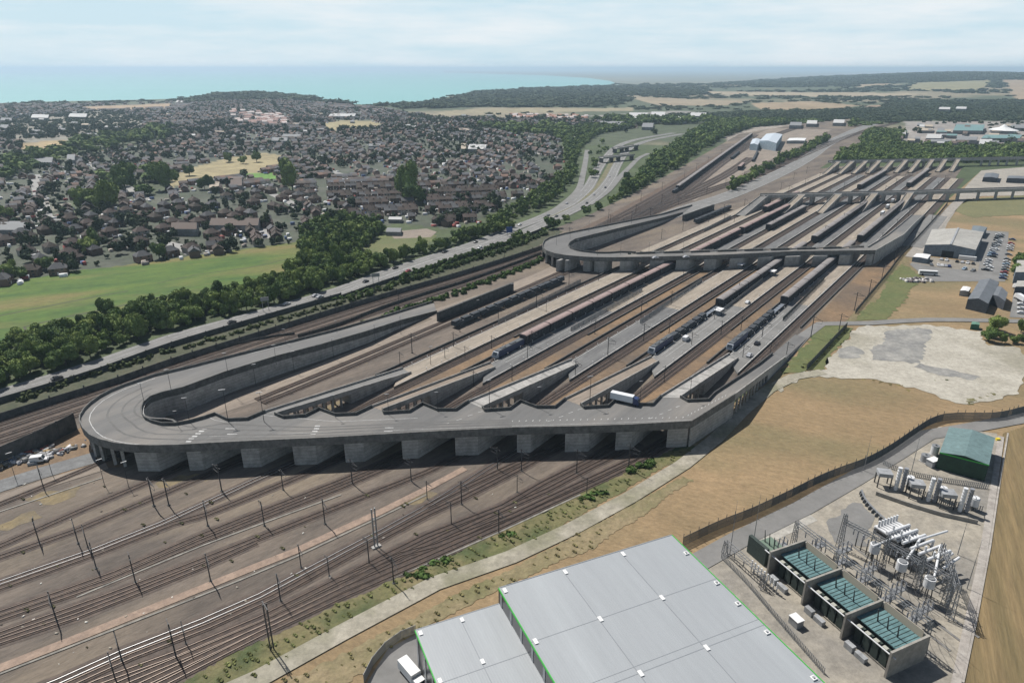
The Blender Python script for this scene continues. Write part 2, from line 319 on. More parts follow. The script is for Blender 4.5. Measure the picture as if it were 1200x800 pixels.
rad = np.concatenate([[-60, 0], np.geomspace(20, 14000, 420)]); az = np.radians(np.linspace(-58, 58, 620))
A_, R_ = np.meshgrid(az, rad); X_ = np.sin(A_) * np.maximum(R_, .1) * 1.0; Y_ = np.cos(A_) * np.maximum(R_, .1)
X_[0] = np.linspace(-400, 400, len(az)); Y_[0] = -300; X_[1] = np.linspace(-150, 150, len(az)); Y_[1] = -20
Z_ = hgt(X_, Y_); Z_[:2] = 0
px_, py_ = PX(X_, Y_, 0)
n1 = vnoise(X_ / 60, Y_ / 60, 1); n2 = vnoise(X_ / 400, Y_ / 500, 2); n3 = vnoise(X_ / 12, Y_ / 12, 5)
c = np.zeros(X_.shape + (3,)); c[:] = (.055, .075, .03)
farm = (py_ < 170); f = np.clip((n2 - .5) * 9, 0, 1)[..., None]; c = np.where(farm[..., None], (1 - f) * np.array((.06, .075, .04)) + f * np.array((.19, .165, .11)), c)
def paint(poly, col, v=.25):
    global c
    m = inpoly(px_, py_, poly); k = (1 + v * (n1 - .5) * 2)[..., None]; c = np.where(m[..., None], np.array(col) * k, c)
town = inpoly(px_, py_, TOWN); k = n3[..., None]
c = np.where(town[..., None], (1 - k) * np.array((.028, .046, .02)) + k * np.array((.085, .085, .07)), c)
for p_, q_ in FIELDS + INDUS + PARKS: paint(p_, q_)
for p_, q_ in WOODS: paint(p_, (.045, .06, .025))
nr, na = X_.shape; V = np.stack([X_, Y_, Z_], -1).reshape(-1, 3); I = np.arange(nr * na).reshape(nr, na)
F = np.stack([I[:-1, :-1], I[:-1, 1:], I[1:, 1:], I[1:, :-1]], -1).reshape(-1, 4)[:, ::-1]
LANDM = mat('landscape', (.8, .8, .8), (1.2, 1.2, 1.2), scale=.03, detail=10, attr='tint', fine=.25, fs=.12)
ter = np_mesh('terrain', V, F, LANDM, c.reshape(-1, 3)); ter['kind'] = 'structure'
# sea, far flat shore
mb = MB(); SEA = mat('sea_water', (.20, .44, .43), (.235, .48, .465), scale=.0015, rough=.45, spec=.12, stretch=(.3, .3, 2))
mb.quad((-100000, 900, -45), (100000, 900, -45), (100000, 100000, -45), (-100000, 100000, -45)); o = mb.build('sea', SEA); o['kind'] = 'structure'
mb = MB(); pts = [G(x, y, -43) for x, y in [(520,85.2),(575,86.6),(640,88.3),(690,91.5),(715,95),(722,98),(740,104),(1500,104),(1500,82),(520,82)]]
mb.quad(*pts); o = mb.build('far_shore', mat('far_flat_land', (.22, .20, .13), (.10, .12, .07), scale=.0011, stretch=(.2, .35, 1.2), detail=8)); o['kind'] = 'structure'
# haze box
HZ = bpy.data.materials.new('haze_air'); HZ.use_nodes = True; hn = HZ.node_tree; hn.nodes.remove(hn.nodes['Principled BSDF'])
pv = hn.nodes.new('ShaderNodeVolumePrincipled'); pv.inputs['Color'].default_value = (.64, .84, 1, 1); pv.inputs['Density'].default_value = HAZE_DENSITY; pv.inputs['Anisotropy'].default_value = .25
hn.links.new(pv.outputs[0], hn.nodes['Material Output'].inputs['Volume'])
mb = MB(); mb.prism([(-110000, -600), (110000, -600), (110000, 110000), (-110000, 110000)], -77, 165); hz = mb.build('haze', HZ); hz['kind'] = 'stuff'
# ------------------------------------------------------------------ near ground sheets
sheet('green_field', [(-120,352),(0,336),(60,322),(200,304),(300,290),(362,281),(385,288),(402,303),(330,327),(300,341),(200,360),(105,380),(40,400),(-120,432)], .05, GREEN, jag=2)
sheet('dry_meadow', [(-60,1100),(200,800),(400,712),(589,625),(737,556),(800,530),(858,474),(920,425),(990,345),(1024,312),(1060,300),(1088,262),(1110,235),(1150,200),(1400,190),(1400,1200)], .05, DRY)
sheet('yard_ground', [(-260,520),(-260,1000),(60,880),(209,800),(400,705),(500,664),(589,623),(737,551),(787,528),(858,470),(925,424),(950,392),(1000,345),(1040,300),(1085,262),(1103,235),(1128,196),(985,195),(960,198),(1010,165),(1050,135),(1000,135),(867,157),(800,195),(740,228),(690,252),(640,272),(600,290),(448,345),(300,392),(202,420),(100,455),(0,490)], .10, BALL)
sheet('mown_grass', [(1175,508),(1172,560),(1120,830),(1120,1000),(1500,1000),(1500,490),(1200,500)], .10, DRY2)
sheet('track_verge', [(180,815),(209,800),(400,705),(500,664),(589,623),(737,551),(787,528),(830,520),(770,552),(700,592),(620,640),(520,680),(420,726),(330,780),(260,830)], .15, VERGE, jag=.5)
sheet('track_verge', [(330,800),(420,757),(520,705),(620,655),(720,603),(800,558),(812,562),(700,640),(587,688),(500,735),(420,790),(380,830)], .15, mat('patchy_verge', (.29,.225,.135), (.17,.16,.075), scale=.05, detail=11, bump=.4, bscale=.7), jag=.5)
sheet('dry_verge', [(60,520),(98,500),(112,525),(150,545),(40,560),(-40,575),(-40,560)], .15, SOIL, jag=1.2)
sheet('dry_verge', [(935,400),(985,345),(1024,312),(1050,306),(1086,262),(1096,262),(1062,318),(1010,375),(960,392)], .15, mat('dry_bank', (.25,.19,.10), (.18,.15,.085), scale=.05, detail=10, c3=(.13,.13,.06), s3=.03), jag=1.2)
sheet('green_strip', [(1056,308),(1082,325),(1040,375),(1002,375),(1030,345)], .20, GREENS, jag=1.5)
sheet('green_strip', [(912,440),(925,424),(950,394),(962,380),(1000,385),(985,405),(960,434),(935,437)], .20, GREENS, jag=1.5)
sheet('green_strip', [(1122,234),(1250,226),(1250,250),(1140,255),(1118,248)], .20, mat('olive_grass', (.19,.18,.085), (.15,.15,.07), scale=.04, detail=9), jag=1.5)
sheet('gravel_lot', [(905,452),(935,440),(962,434),(975,418),(996,388),(1016,381),(1090,381),(1151,388),(1158,405),(1195,408),(1205,440),(1188,463),(1131,474),(1087,460),(1045,449),(1002,444),(960,441),(935,446),(915,460)], .20, GRAVEL, jag=1.4)
sheet('asphalt_patch', [(1040,388),(1075,384),(1090,386),(1084,410),(1078,426),(1050,424),(1022,422),(1018,410),(1034,402)], .25, mat('worn_asphalt', (.19,.19,.185), (.34,.33,.30), scale=.09, detail=10), jag=1.0)
sheet('asphalt_patch', [(980,412),(1000,406),(1012,412),(1005,420),(985,420)], .25, MATS['worn_asphalt'], jag=1.0)
sheet('asphalt_patch', [(1078,426),(1110,432),(1150,442),(1140,446),(1100,440),(1070,430)], .25, MATS['worn_asphalt'], jag=1.0)
sheet('car_park_asphalt', [(1150,270),(1182,272),(1178,330),(1150,330),(1090,330),(1066,310),(1075,302),(1140,312)], .20, ROADM)
sheet('concrete_yard', [(1075,300),(1148,308),(1146,318),(1100,314),(1068,308)], .24, mat('dusty_yard', (.30,.27,.22), (.22,.2,.17), scale=.08, detail=9))
sheet('service_yard', [(1190,330),(1260,330),(1260,375),(1183,372)], .20, ROADM)
sheet('concrete_yard', [(1100,262),(1118,236),(1135,215),(1150,200),(1200,196),(1300,196),(1300,228),(1150,230),(1125,240),(1110,262),(1095,300),(1075,300),(1090,275)], .20, mat('pale_yard', (.38,.35,.30), (.29,.27,.235), scale=.05, detail=9))
sheet('substation_ground', [(790,668),(830,652),(905,612),(960,582),(1030,545),(1075,522),(1100,500),(1168,508),(1172,520),(1160,600),(1145,700),(1120,860),(700,860)], .15, mat('compound_concrete', (.40,.36,.29), (.29,.265,.22), scale=.1, detail=9, c3=(.24,.225,.2), s3=.04))
sheet('concrete_slab', [(868,622),(935,593),(958,610),(895,640)], .20, mat('pale_slab', (.44,.42,.37), (.36,.345,.31), scale=.1))
sheet('asphalt_patch', [(968,612),(985,598),(1010,590),(1024,610),(1018,640),(990,640),(975,628)], .20, ROADM, jag=1.0)
sheet('parking_asphalt', [(430,800),(455,760),(490,742),(500,870),(400,870)], .20, ROADM)
sheet('school_lawn', [(412,292),(440,280),(480,272),(512,276),(490,292),(440,300)], .10, GREENS, jag=1)
sheet('school_playground', [(455,272),(500,268),(512,272),(505,278),(462,280)], .15, TANG)
sheet('depot_ground', [(795,235),(830,205),(872,163),(905,150),(975,152),(945,168),(880,198),(850,215),(815,235)], .15, TANG)
# roads
road('track_road', [(180,850),(300,797),(400,742),(510,684),(599,653),(670,620),(737,584),(800,545),(838,515),(868,484),(900,457),(930,442),(965,436)], 5.2, .30, PATH)
_, MW1 = road('motorway', [(-160,510),(0,463),(120,426),(202,397),(304,368.5),(400,340),(448,322),(504,303),(560,285),(600,268.5),(640,253),(672,236),(690,219),(700,200),(709,187),(722,173),(745,164),(790,156)], 12.5, .30, ROADM)
_, MW2 = road('motorway', [(400,347),(448,328),(504,309),(560,291),(604,276.5),(645,259),(680,242),(702,226),(715,210),(722,196),(729,184),(738,174),(760,165),(800,157)], 12.5, .34, ROADM)
sheet('central_reservation', [(640,256),(675,240),(695,222),(706,205),(714,190),(722,184),(716,205),(704,222),(684,238),(660,250)], .32, mat('dry_reservation', (.2,.17,.1), (.12,.13,.06), scale=.1))
_, SLIP1 = road('slip_road', [(640,253),(662,238),(678,222),(683,205),(686,190),(688,176)], 7, .38, ROADM)
_, SLIP2 = road('slip_road', [(690,240),(712,224),(726,208),(738,196),(748,186),(760,180)], 7, .38, ROADM)
_, APP = road('approach_road', [(500,372),(560,352),(600,338),(640,322),(668,308)], 13, .24, TANG)
_, APP2 = road('approach_road', [(770,258),(811,243),(860,227),(920,200),(950,183),(965,172),(985,161),(1010,150),(1040,141)], 20, .30, ROADM)
_, LOOP_IN = road('loop_road', [(205,492),(260,475),(330,452),(420,417),(500,385),(560,358),(620,330)], 13, .17, TANG)
road('service_road', [(885,452),(905,432),(925,412),(942,394),(962,380),(1020,379),(1090,375),(1200,377),(1320,380)], 5.5, .35, ROADM)
road('yard_road', [(1068,302),(1090,275),(1112,248),(1128,232)], 8, .35, mat('pale_road', (.36,.33,.29), (.29,.27,.24), scale=.1))
road('compound_road', [(770,690),(820,658),(870,630),(940,596),(1000,562),(1050,532),(1085,510),(1130,503),(1200,490),(1300,470)], 6.2, .30, ROADM)
road('edge_path', [(1173,512),(1163,580),(1150,660),(1133,740),(1118,810),(1100,870)], 1.8, .35, mat('edge_concrete', (.42,.39,.35), (.33,.3,.27), scale=.3))
road('pale_street', [(40,205),(46,225),(53,256)], 12, .3, mat('pale_street_asphalt', (.36,.35,.33), (.26,.26,.25), scale=.05))
for q in ([(100,186),(115,198),(150,220),(172,235)], [(85,212),(120,238)], [(-40,268),(60,258),(90,256)], [(352,192),(385,200),(425,213)], [(320,228),(345,240),(352,246)], [(288,262),(305,268),(312,280)], [(190,284),(215,290),(225,298)], [(600,188),(612,196)], [(500,214),(540,232)]):
    road('town_street', q, 9, .3, MATS['pale_street_asphalt'])
road('service_strip', [(-60,805),(0,783),(100,744),(200,704),(300,664),(346,646),(400,621),(442,602),(500,573),(545,549)], 2.6, .22, mat('pinkish_path', (.34,.25,.19), (.27,.2,.155), scale=.3))
def lane(P, off, w, z, m, dash=None, name='lane_markings', rng=None):
    mb = MB(); P = P if rng is None else P[rng[0]:rng[1]]
    for i in range(len(P) - 1):
        if dash and i % 2: continue
        ribbon(mb, P[i:i + 2], off - w / 2, off + w / 2, z)
    o = mb.build(name, m); o['kind'] = 'structure'; return o
for P, zz in ((MW1, .35), (MW2, .39)):
    lane(P, 4.4, .3, zz, LINE); lane(P, -4.4, .3, zz, LINE); lane(P, 0, .25, zz, LINE, dash=1)
lane(APP2, 9, .3, .35, LINE); lane(APP2, -9, .3, .35, LINE); lane(APP2, 0, .3, .35, LINE, dash=1)

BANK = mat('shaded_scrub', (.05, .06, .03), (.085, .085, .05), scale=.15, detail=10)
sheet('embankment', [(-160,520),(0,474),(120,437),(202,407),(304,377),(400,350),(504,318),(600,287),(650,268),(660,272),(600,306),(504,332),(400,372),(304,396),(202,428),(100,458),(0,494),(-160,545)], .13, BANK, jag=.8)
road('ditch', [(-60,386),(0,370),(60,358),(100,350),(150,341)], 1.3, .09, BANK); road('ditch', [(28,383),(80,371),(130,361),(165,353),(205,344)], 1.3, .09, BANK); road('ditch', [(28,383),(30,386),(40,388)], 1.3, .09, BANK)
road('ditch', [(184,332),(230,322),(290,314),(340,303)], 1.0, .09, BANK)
road('service_road', [(-80,600),(0,570),(50,554),(112,536)], 8, .24, mat('old_asphalt', (.20,.205,.205), (.15,.15,.15), scale=.1))
road('gravel_track', [(-80,622),(0,586),(60,565),(125,545)], 6, .21, TANG)
OCH = mat('ochre_patch', (.24,.185,.095), (.15,.125,.09), scale=.1, detail=10)
for q in ([(28,585),(60,575),(95,570),(88,582),(50,592)], [(0,615),(40,598),(50,606),(10,622)], [(470,585),(500,575),(520,580),(485,592)], [(610,592),(640,578),(660,575),(630,595)], [(180,565),(230,555),(250,560),(200,575)], [(345,500),(380,488),(400,470),(380,468),(350,485)], [(560,352),(620,332),(640,334),(580,360)], [(350,455),(420,430),(460,412),(400,428)]): sheet('bare_patch', q, .128, OCH, jag=1.2)
# ------------------------------------------------------------------ flyovers
DZ = 9.0
def G3(L_): return [G(p[0], p[1], p[2] if len(p) > 2 else DZ) for p in L_]
def lerp(a, b, t): return a + (b - a) * t
def deck_mesh(name, out, inn, root, thick=1.7):       # road surface, fascia, soffit
    pts = out + inn[::-1]; tris = [tuple(t) for t in tessellate_polygon([[Vector((p.x, p.y, 0)) for p in pts]])]
    o = mesh_obj('road_deck', pts, tris, DECK, root)
    for p in o.data.polygons:
        if p.normal.z < 0: p.flip()
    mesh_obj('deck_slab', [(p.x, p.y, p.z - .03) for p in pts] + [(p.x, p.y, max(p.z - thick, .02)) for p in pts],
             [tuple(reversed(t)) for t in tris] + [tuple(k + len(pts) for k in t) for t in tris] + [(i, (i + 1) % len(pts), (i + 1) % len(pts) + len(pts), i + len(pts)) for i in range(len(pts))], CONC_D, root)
def parapet(root, pts, hi=1.1, lo=-1.75, m=None, th=.35, name='parapet'): return MB().wall(pts, lo, hi, th).build(name, m or CONC, root)
def ramp(root, a, b, c, d, solid=.55, surf=None, drop=0):  # a,b upper left/right, c,d lower left/right
    mb = MB(); n = 8; Lp = [a.lerp(c, k / n) for k in range(n + 1)]; Rp = [b.lerp(d, k / n) for k in range(n + 1)]
    for k in range(n): mb.quad(Lp[k] + Vector((0, 0, .03)), Rp[k] + Vector((0, 0, .03)), Rp[k + 1] + Vector((0, 0, .03)), Lp[k + 1] + Vector((0, 0, .03)))
    o = mb.build('ramp_surface', surf or PLAT_T, root)
    for p in o.data.polygons:
        if p.normal.z < 0: p.flip()
    mb = MB()
    for side in (Lp, Rp): MB().wall(side, -1.1, .85, .3).build('ramp_parapet', CONC, root)
    for k in range(n): mb.quad(Lp[k] - Vector((0, 0, 1.05)), Rp[k] - Vector((0, 0, 1.05)), Rp[k + 1] - Vector((0, 0, 1.05)), Lp[k + 1] - Vector((0, 0, 1.05)))
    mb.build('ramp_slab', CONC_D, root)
    mb = MB(); k0 = int(n * (1 - solid))
    for side in (Lp, Rp): mb.wall(side[k0:], ('abs', 0), -1.0, .5)
    mb.wall([Lp[k0], Rp[k0]], ('abs', 0), -1.0, .5)
    mb.build('ramp_abutment', CONC, root)
    for k in range(1, k0 * 2):
        q = k / 2 / n; l = a.lerp(c, q); r = b.lerp(d, q)
        for p in (l.lerp(r, .1), l.lerp(r, .9)): MB().box((p.x, p.y, 0), (.7, .7, max(p.z - 1.1, .2)), (.6, .8)).build('ramp_column', CONC, root)
C_ = [-192, -165.5, -139, -112.5, -86]; PS = [232 + 24 * (i - 2) for i in range(5)]
b1 = empty('flyover', G(430, 500, 0)); org1 = b1.location.copy(); b1.location = (0, 0, 0)
tag(b1, 'nearest long curved concrete road flyover with hairpin loop at its left end', 'flyover')
OUT = G3([(380,515.5),(280,520),(205,524),(178,524.5),(155,524),(135,521.5),(117,517),(106,512),(98,504),(94,495),(94,489),(99,481),(106,474),(117,466),(130,459),(146,452.5),(180,441),(230,429,8.6),(280,416,7.8),(345,400,6.6),(400,386,5.2),(448,372,3.2),(508,354,.4)])
INN = G3([(311,483),(290,492),(267,493),(252,486),(240,490),(222,495),(205,498),(190,498),(178,495),(170,491),(167,486),(166,480),(168,474),(176,467),(190,462),(215,456),(265,437.5,8.6),(325,419,7.8),(375,406,6.6),(430,390,5.2),(470,377,3.2),(512,366,.4)])
FR = G3([(810,496),(740,500),(680,502),(605,503.5),(520,507.5),(450,511.5)])
gap2 = G3([(448,481),(449.5,485),(480,483),(495,474),(512,481),(534,481),(549,471)])
BV = Vector((34.8, 2.0, 0))
gap1 = G3([(322,486),(332,490),(358,488),(374,480),(393,487),(417,486),(436,477)])
gap3 = [p + BV for p in gap2]; gap4 = [p + BV * 2 for p in gap2]
gap5 = G3([(797,466),(805,470.7),(830,469.6),(837,462)])
R5o = G3([(861,464,9),(880,450,7.2),(897,437,5),(920,420,2)]); R5i = G3([(837,462,9),(852,452,8),(875,437,6),(890,427,4.2),(905,415,2)])
inner = []
deck_pts_front = FR + OUT; inner_all = [R5i[0]] + gap5[::-1][1:] + gap4[::-1] + gap3[::-1] + gap2[::-1] + gap1[::-1] + INN
inner_all[0:0] = []
deck_mesh('d', [G(861,464,9)] + deck_pts_front, inner_all, b1)
parapet(b1, [R5o[0]] + FR + OUT, m=PARA)
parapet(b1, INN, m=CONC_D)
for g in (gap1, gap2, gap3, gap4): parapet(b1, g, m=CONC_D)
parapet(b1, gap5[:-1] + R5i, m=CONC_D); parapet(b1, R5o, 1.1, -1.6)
mb = MB(); n = 3
for k in range(3): mb.quad(R5o[k], R5o[k + 1], R5i[min(int((k + 1) * 4 / 3 + .5), 4)], R5i[int(k * 4 / 3 + .5)])
P5a = [R5o[0].lerp(R5o[3], k / 6) for k in range(7)]; 
mb = MB(); 
def resamp(P, n):
    d = [0]
    for i in range(1, len(P)): d.append(d[-1] + (P[i] - P[i - 1]).length)
    out = []
    for k in range(n + 1):
        q = d[-1] * k / n; i = max(j for j in range(len(P) - 1) if d[j] <= q + 1e-6); out.append(P[i].lerp(P[i + 1], min(1, (q - d[i]) / (d[i + 1] - d[i] + 1e-9))))
    return out
A5 = resamp(R5o, 8); B5 = resamp(R5i, 8)
end5a, end5b = G(946, 396, .4), G(932, 392, .4); A5.append(end5a); B5.append(end5b)
for k in range(9):
    mb.quad(A5[k] + Vector((0, 0, .02)), A5[k + 1] + Vector((0, 0, .02)), B5[k + 1] + Vector((0, 0, .02)), B5[k] + Vector((0, 0, .02)))
o = mb.build('ramp_surface', DECK, b1)
for p in o.data.polygons:
    if p.normal.z < 0: p.flip()
mb = MB()
for k in range(8): mb.quad(*[q - Vector((0, 0, 1.2)) for q in (A5[k], A5[k + 1], B5[k + 1], B5[k])])
mb.build('ramp_slab', CONC_D, b1)
for k in range(0, 5):
    for q in (0, .5):
        p = A5[k].lerp(A5[k + 1], q + .1); r = B5[k].lerp(B5[k + 1], q + .1); 
        for s_ in (p.lerp(r, .06), p.lerp(r, .94)): MB().box((s_.x, s_.y, 0), (.8, .6, max(s_.z - 1.2, .3)), (.6, .8)).build('ramp_column', CONC, b1)
for w_ in ((A5[5:], -.3), (B5[5:], -.3), ([FR[0], R5o[0]], -1.7)): MB().wall(w_[0], ('abs', 0), w_[1], .5).build('side_wall', CONC, b1)
for i in range(4):
    g0 = (gap1, gap2, gap3, gap4)[i][-1]; g1 = (gap2, gap3, gap4, gap5)[i][0]; c0 = C_[i + 1]; s0 = PS[i + 1]
    ramp(b1, g0, g1, ST(s0 + 4, c0 - 5.2, 1.15), ST(s0 + 1, c0 - .2, 1.15), surf=TANG if i % 2 == 0 else CONC)
ramp(b1, INN[0], gap1[0], G(472, 432, 1.15), G(482, 437, 1.15), .4, surf=ROADM)
fx = [155, 205, 280, 380, 450, 520, 605, 680, 740, 810]; fy = [524, 524, 520, 515.5, 511.5, 507.5, 503.5, 502, 500, 496]
T3 = Vector((.6, .8, 0))
for x0, x1 in ((154,180),(216,233),(280,301),(341,368),(402,425),(470,489),(533,560),(606,622),(663,691),(723,742),(784,808)):
    a = G(x0, np.interp(x0, fx, fy) + 1.2, DZ); b = G(x1, np.interp(x1, fx, fy) + 1.2, DZ); mb = MB()
    dr = (b - a).normalized(); nn = Vector((-dr.y, dr.x, 0)); a += nn * .8; b += nn * .8
    mb.prism([(a.x, a.y), (b.x, b.y), ((b + T3 * 19).x, (b + T3 * 19).y), ((a + T3 * 19).x, (a + T3 * 19).y)], 0, 7.35)
    o = mb.build('pier', CONC, b1)
# loop supports: pillars and retaining walls
for q in ((103,509),(113,514),(128,518),(140,520),(97,500)):
    p = G(q[0], q[1], DZ); d = (G(140, 488, DZ) - p).normalized(); m2 = MB(); m2.box((p.x + d.x * 1.5, p.y + d.y * 1.5, 0), (1.4, .9, 7.4), (d.x, d.y)); m2.build('pillar', CONC, b1)
p = G(131, 505, DZ); 
mb = MB(); mb.wall(OUT[16:], ('abs', 0), -1.6, .5); mb.build('retaining_wall', CONC, b1)
mb = MB(); mb.wall(INN[7:], ('abs', 0), -1.6, .5); mb.build('retaining_wall', CONC, b1)
# ---- flyover 2
b2 = empty('flyover', (0, 0, 0)); tag(b2, 'middle concrete road flyover with hairpin loop beside the motorway hedge', 'flyover')
OUT2 = G3([(932,296),(840,300.6),(767,302.5),(710,303.4),(685,302.6),(662,300.6),(650,298.5),(640,295),(636,291),(636,287),(638,283),(644,279.5),(662,274.5),(684,270),(734,260,7),(774,252,4),(811,241,.4)])
INN2 = G3([(745,296.5),(727,296),(714,297),(700,297),(690,296),(680,294.8),(673,293),(668,291),(666,288),(668,285),(674,281.5),(693.5,276.5),(730,267.5,7),(774,257,4),(800,250,.5)])
Y2 = lambda x: float(np.interp(x, [710, 767, 840, 932, 1025.6], [303.4, 302.5, 300.6, 297.3, 295]))
roots = []; inner2 = []
gaps2 = []
t2 = [-205 + 13.25 * k for k in range(11)]
FRl = G(800, Y2(800)), G(1020, Y2(1020))
def on_front(x, back, y2=Y2): p = G(x, y2(x), DZ); return p
back2 = 11.0
def line_st(p, q, t):   # point of segment line pq with yard coordinate t
    tp = .8 * p.x - .6 * p.y; tq = .8 * q.x - .6 * q.y; k = (t - tp) / (tq - tp); return p.lerp(q, k)
F2a, F2b = G(745, 303, DZ), G(1025.6, 295, DZ)
nb = Vector((-(F2b - F2a).normalized().y, (F2b - F2a).normalized().x, 0)) * back2
RB = [G(1025.6,295,DZ), G(1058.7,276,8), G(1072,262,4.5), G(1083,252,1.2)]; RBi = [G(1017,290,DZ), G(1040,276,8), G(1056,263,4.5), G(1069,252,1.2)]
B2a, B2b = F2a + nb, F2b + nb
ramps2 = []
for k, t in enumerate(t2):
    if k == 0: continue
    if t > -78: break
    a = line_st(B2a, B2b, t - 5.6); b = line_st(B2a, B2b, t - 1.6); ramps2.append((a, b, t))
deck_mesh('d', [F2b] + OUT2, [RBi[0]] + [B2b, B2a] + INN2, b2)
parapet(b2, [F2b] + OUT2, m=PARA); parapet(b2, INN2, m=CONC_D)
prev = B2a
for a, b, t in ramps2:
    if (a - prev).length > 1.2: parapet(b2, [prev + Vector((-.1, 0, 0)), a], m=CONC_D)
    s0 = .6 * b.x + .8 * b.y; ramp(b2, a, b, ST(s0 + 46, t - 3.4, 1.2), ST(s0 + 45, t - .4, 1.2), .7, surf=PLAT_T if int(t) % 2 else PLAT_G); prev = b
parapet(b2, RB, 1.1, -1.6); parapet(b2, RBi, 1.0, -1.4)
mb = MB()
for k in range(3): mb.quad(RB[k] + Vector((0, 0, .02)), RB[k + 1] + Vector((0, 0, .02)), RBi[k + 1] + Vector((0, 0, .02)), RBi[k] + Vector((0, 0, .02)))
o = mb.build('ramp_surface', DECK, b2)
mb = MB(); mb.wall(RB, ('abs', 0), -1.5, .4); mb.build('side_wall', CONC, b2)
for x0, x1 in ((652,656),(662,666),(684,692),(697,708),(727,740),(762,778),(793,808),(826,840),(856,872),(889,905),(921,938),(954,970),(985,998),(1017,1025)):
    a = G(x0, (Y2(x0) if x0 > 705 else 302) + .6, DZ); b = G(x1, (Y2(x1) if x1 > 705 else 302) + .6, DZ); mb = MB(); a.y += .8; b.y += .8
    mb.prism([(a.x, a.y), (b.x, b.y), ((b + T3 * 11).x, (b + T3 * 11).y), ((a + T3 * 11).x, (a + T3 * 11).y)], 0, 7.35); mb.build('pier', CONC, b2)
for q in ((639,293.5),(646,296.5)):
    p = G(q[0], q[1], DZ); m2 = MB(); m2.box((p.x + 1, p.y + 1, 0), (1.2, 1.2, 7.4), (.6, .8)); m2.build('pillar', CONC, b2)
mb = MB(); mb.wall(OUT2[9:], ('abs', 0), -1.6, .5); mb.build('retaining_wall', CONC, b2)
mb = MB(); mb.wall(INN2[5:], ('abs', 0), -1.6, .5); mb.build('retaining_wall', CONC, b2)
# ---- flyovers 3 and 4: straight, ramps run towards the viewer
def straight(label, front, width, ts, rl, rw, pier_x, z=DZ, leftramp=None):
    root = empty('flyover', (0, 0, 0)); tag(root, label, 'flyover')
    fr = [G(x, y, z) for x, y in front]; d = (fr[-1] - fr[0]).normalized(); nv = Vector((-d.y, d.x, 0)) * width; bk = [p + nv for p in fr]
    deck_mesh('d', fr, bk, root); parapet(root, bk)
    prev = fr[0]
    for t in ts:
        a = line_st(fr[0], fr[1], t - rw / 2) if t < 0 else None; b = line_st(fr[0], fr[1], t + rw / 2)
        parapet(root, [prev, a]); s0 = .6 * a.x + .8 * a.y
        ramp(root, b, a, ST(s0 - rl, t + rw / 2 + .3, 1.2), ST(s0 - rl, t - rw / 2 + .3, 1.2), .6, surf=PLAT_T); prev = b
    parapet(root, [prev] + fr[1:])
    for x in pier_x:
        y = float(np.interp(x, [q[0] for q in front], [q[1] for q in front])); a = G(x, y, z); a.y += .6; mb = MB(); wd = 2.6
        mb.prism([(a.x, a.y), (a.x + wd, a.y), ((a + T3 * width).x + wd, (a + T3 * width * .95).y), ((a + T3 * width).x, (a + T3 * width * .95).y)], 0, z - 1.65); mb.build('pier', CONC, root)
    return root
straight('third straight concrete flyover with ramps descending between the platforms', [(896,230),(1075,226),(1200,222),(1330,218)], 9, [-170.5, -144, -117.5, -91], 58, 5.5, [898,915,950,970,995,1010,1034,1052,1090,1110,1122,1146,1167,1187,1210,1240])
straight('farthest concrete flyover with many short ramps, before the dark wood', [(975,190),(1148,186.5),(1330,183)], 9, [-203 + 13.25 * k for k in range(10)], 62, 4.6, [978,1000,1020,1042,1062,1082,1102,1122,1150,1160,1170,1180,1192,1210,1230])
# ------------------------------------------------------------------ deck markings
mb = MB()
def dm(x0, y0, x1, y1, wd=.5):
    a = G(x0, y0, DZ); b = G(x1, y1, DZ); d = (b - a).normalized(); n_ = Vector((-d.y, d.x, 0)) * wd / 2; u_ = Vector((0, 0, .02)); mb.quad(a + n_ + u_, a - n_ + u_, b - n_ + u_, b + n_ + u_)
for x, y in ((240,502),(236,505),(232,508),(228,511),(224,514),(221,517)): dm(x - 3, y, x + 3, y, .8)
for x, y in ((372,499),(371,502),(369,505),(367,508),(366,511)): dm(x - 3, y, x + 3, y, .8)
for x, y in ((456,501),(455,505),(455,508)): dm(x - 5, y, x + 5, y, .4)
for x, y in ((270,502),(272,508.5),(265,514)): dm(x - 6, y, x + 6, y, .4)
for k in range(26): dm(600 + 8 * k, 494 - .18 * k, 601 + 8 * k, 492.6 - .18 * k, .22)
for k in range(12): dm(806 + 4 * k, 487 - 2.1 * k, 806.8 + 4 * k, 485.4 - 2.1 * k, .22)
dm(245, 511, 810, 492, .12)
for k in range(4):
    o_ = BV * k
    for (x, y) in ((520, 497), (535, 492), (548, 487), (560, 483)):
        a = G(x, y, DZ + .02) + o_
        if k < 3: mb.quad(a, a + Vector((1.6, 1.0, 0)), a + Vector((1.75, .85, 0)), a + Vector((.15, -.15, 0)))
o = mb.build('deck_markings', LINE); o['kind'] = 'structure'
# ------------------------------------------------------------------ platforms (part of the ground works)
def slab_st(name, s0, s1, t0, t1, z, m, taper=0):
    mb = MB(); p = [ST(s0, t0), ST(s0 - taper, t1), ST(s1, t1), ST(s1, t0)]; mb.prism([(q.x, q.y) for q in p], .05, z, bot=False); o = mb.build(name, m); o['kind'] = 'structure'; return o
def flat_st(name, s0, s1, t0, t1, z, m, d0=0, d1=0):
    mb = MB(); mb.quad(ST(s0, t0, z), ST(s0 + d0, t1, z), ST(s1 + d1, t1, z), ST(s1, t0, z)); o = mb.build(name, m)
    if o.data.polygons[0].normal.z < 0: o.data.polygons[0].flip()
    o['kind'] = 'structure'; return o
def s_of(x, y, z=0.): p = G(x, y, z); return .6 * p.x + .8 * p.y, .8 * p.x - .6 * p.y
EDGE = mat('pale_platform_edge', (.60, .59, .56), (.45, .44, .42), scale=.4)
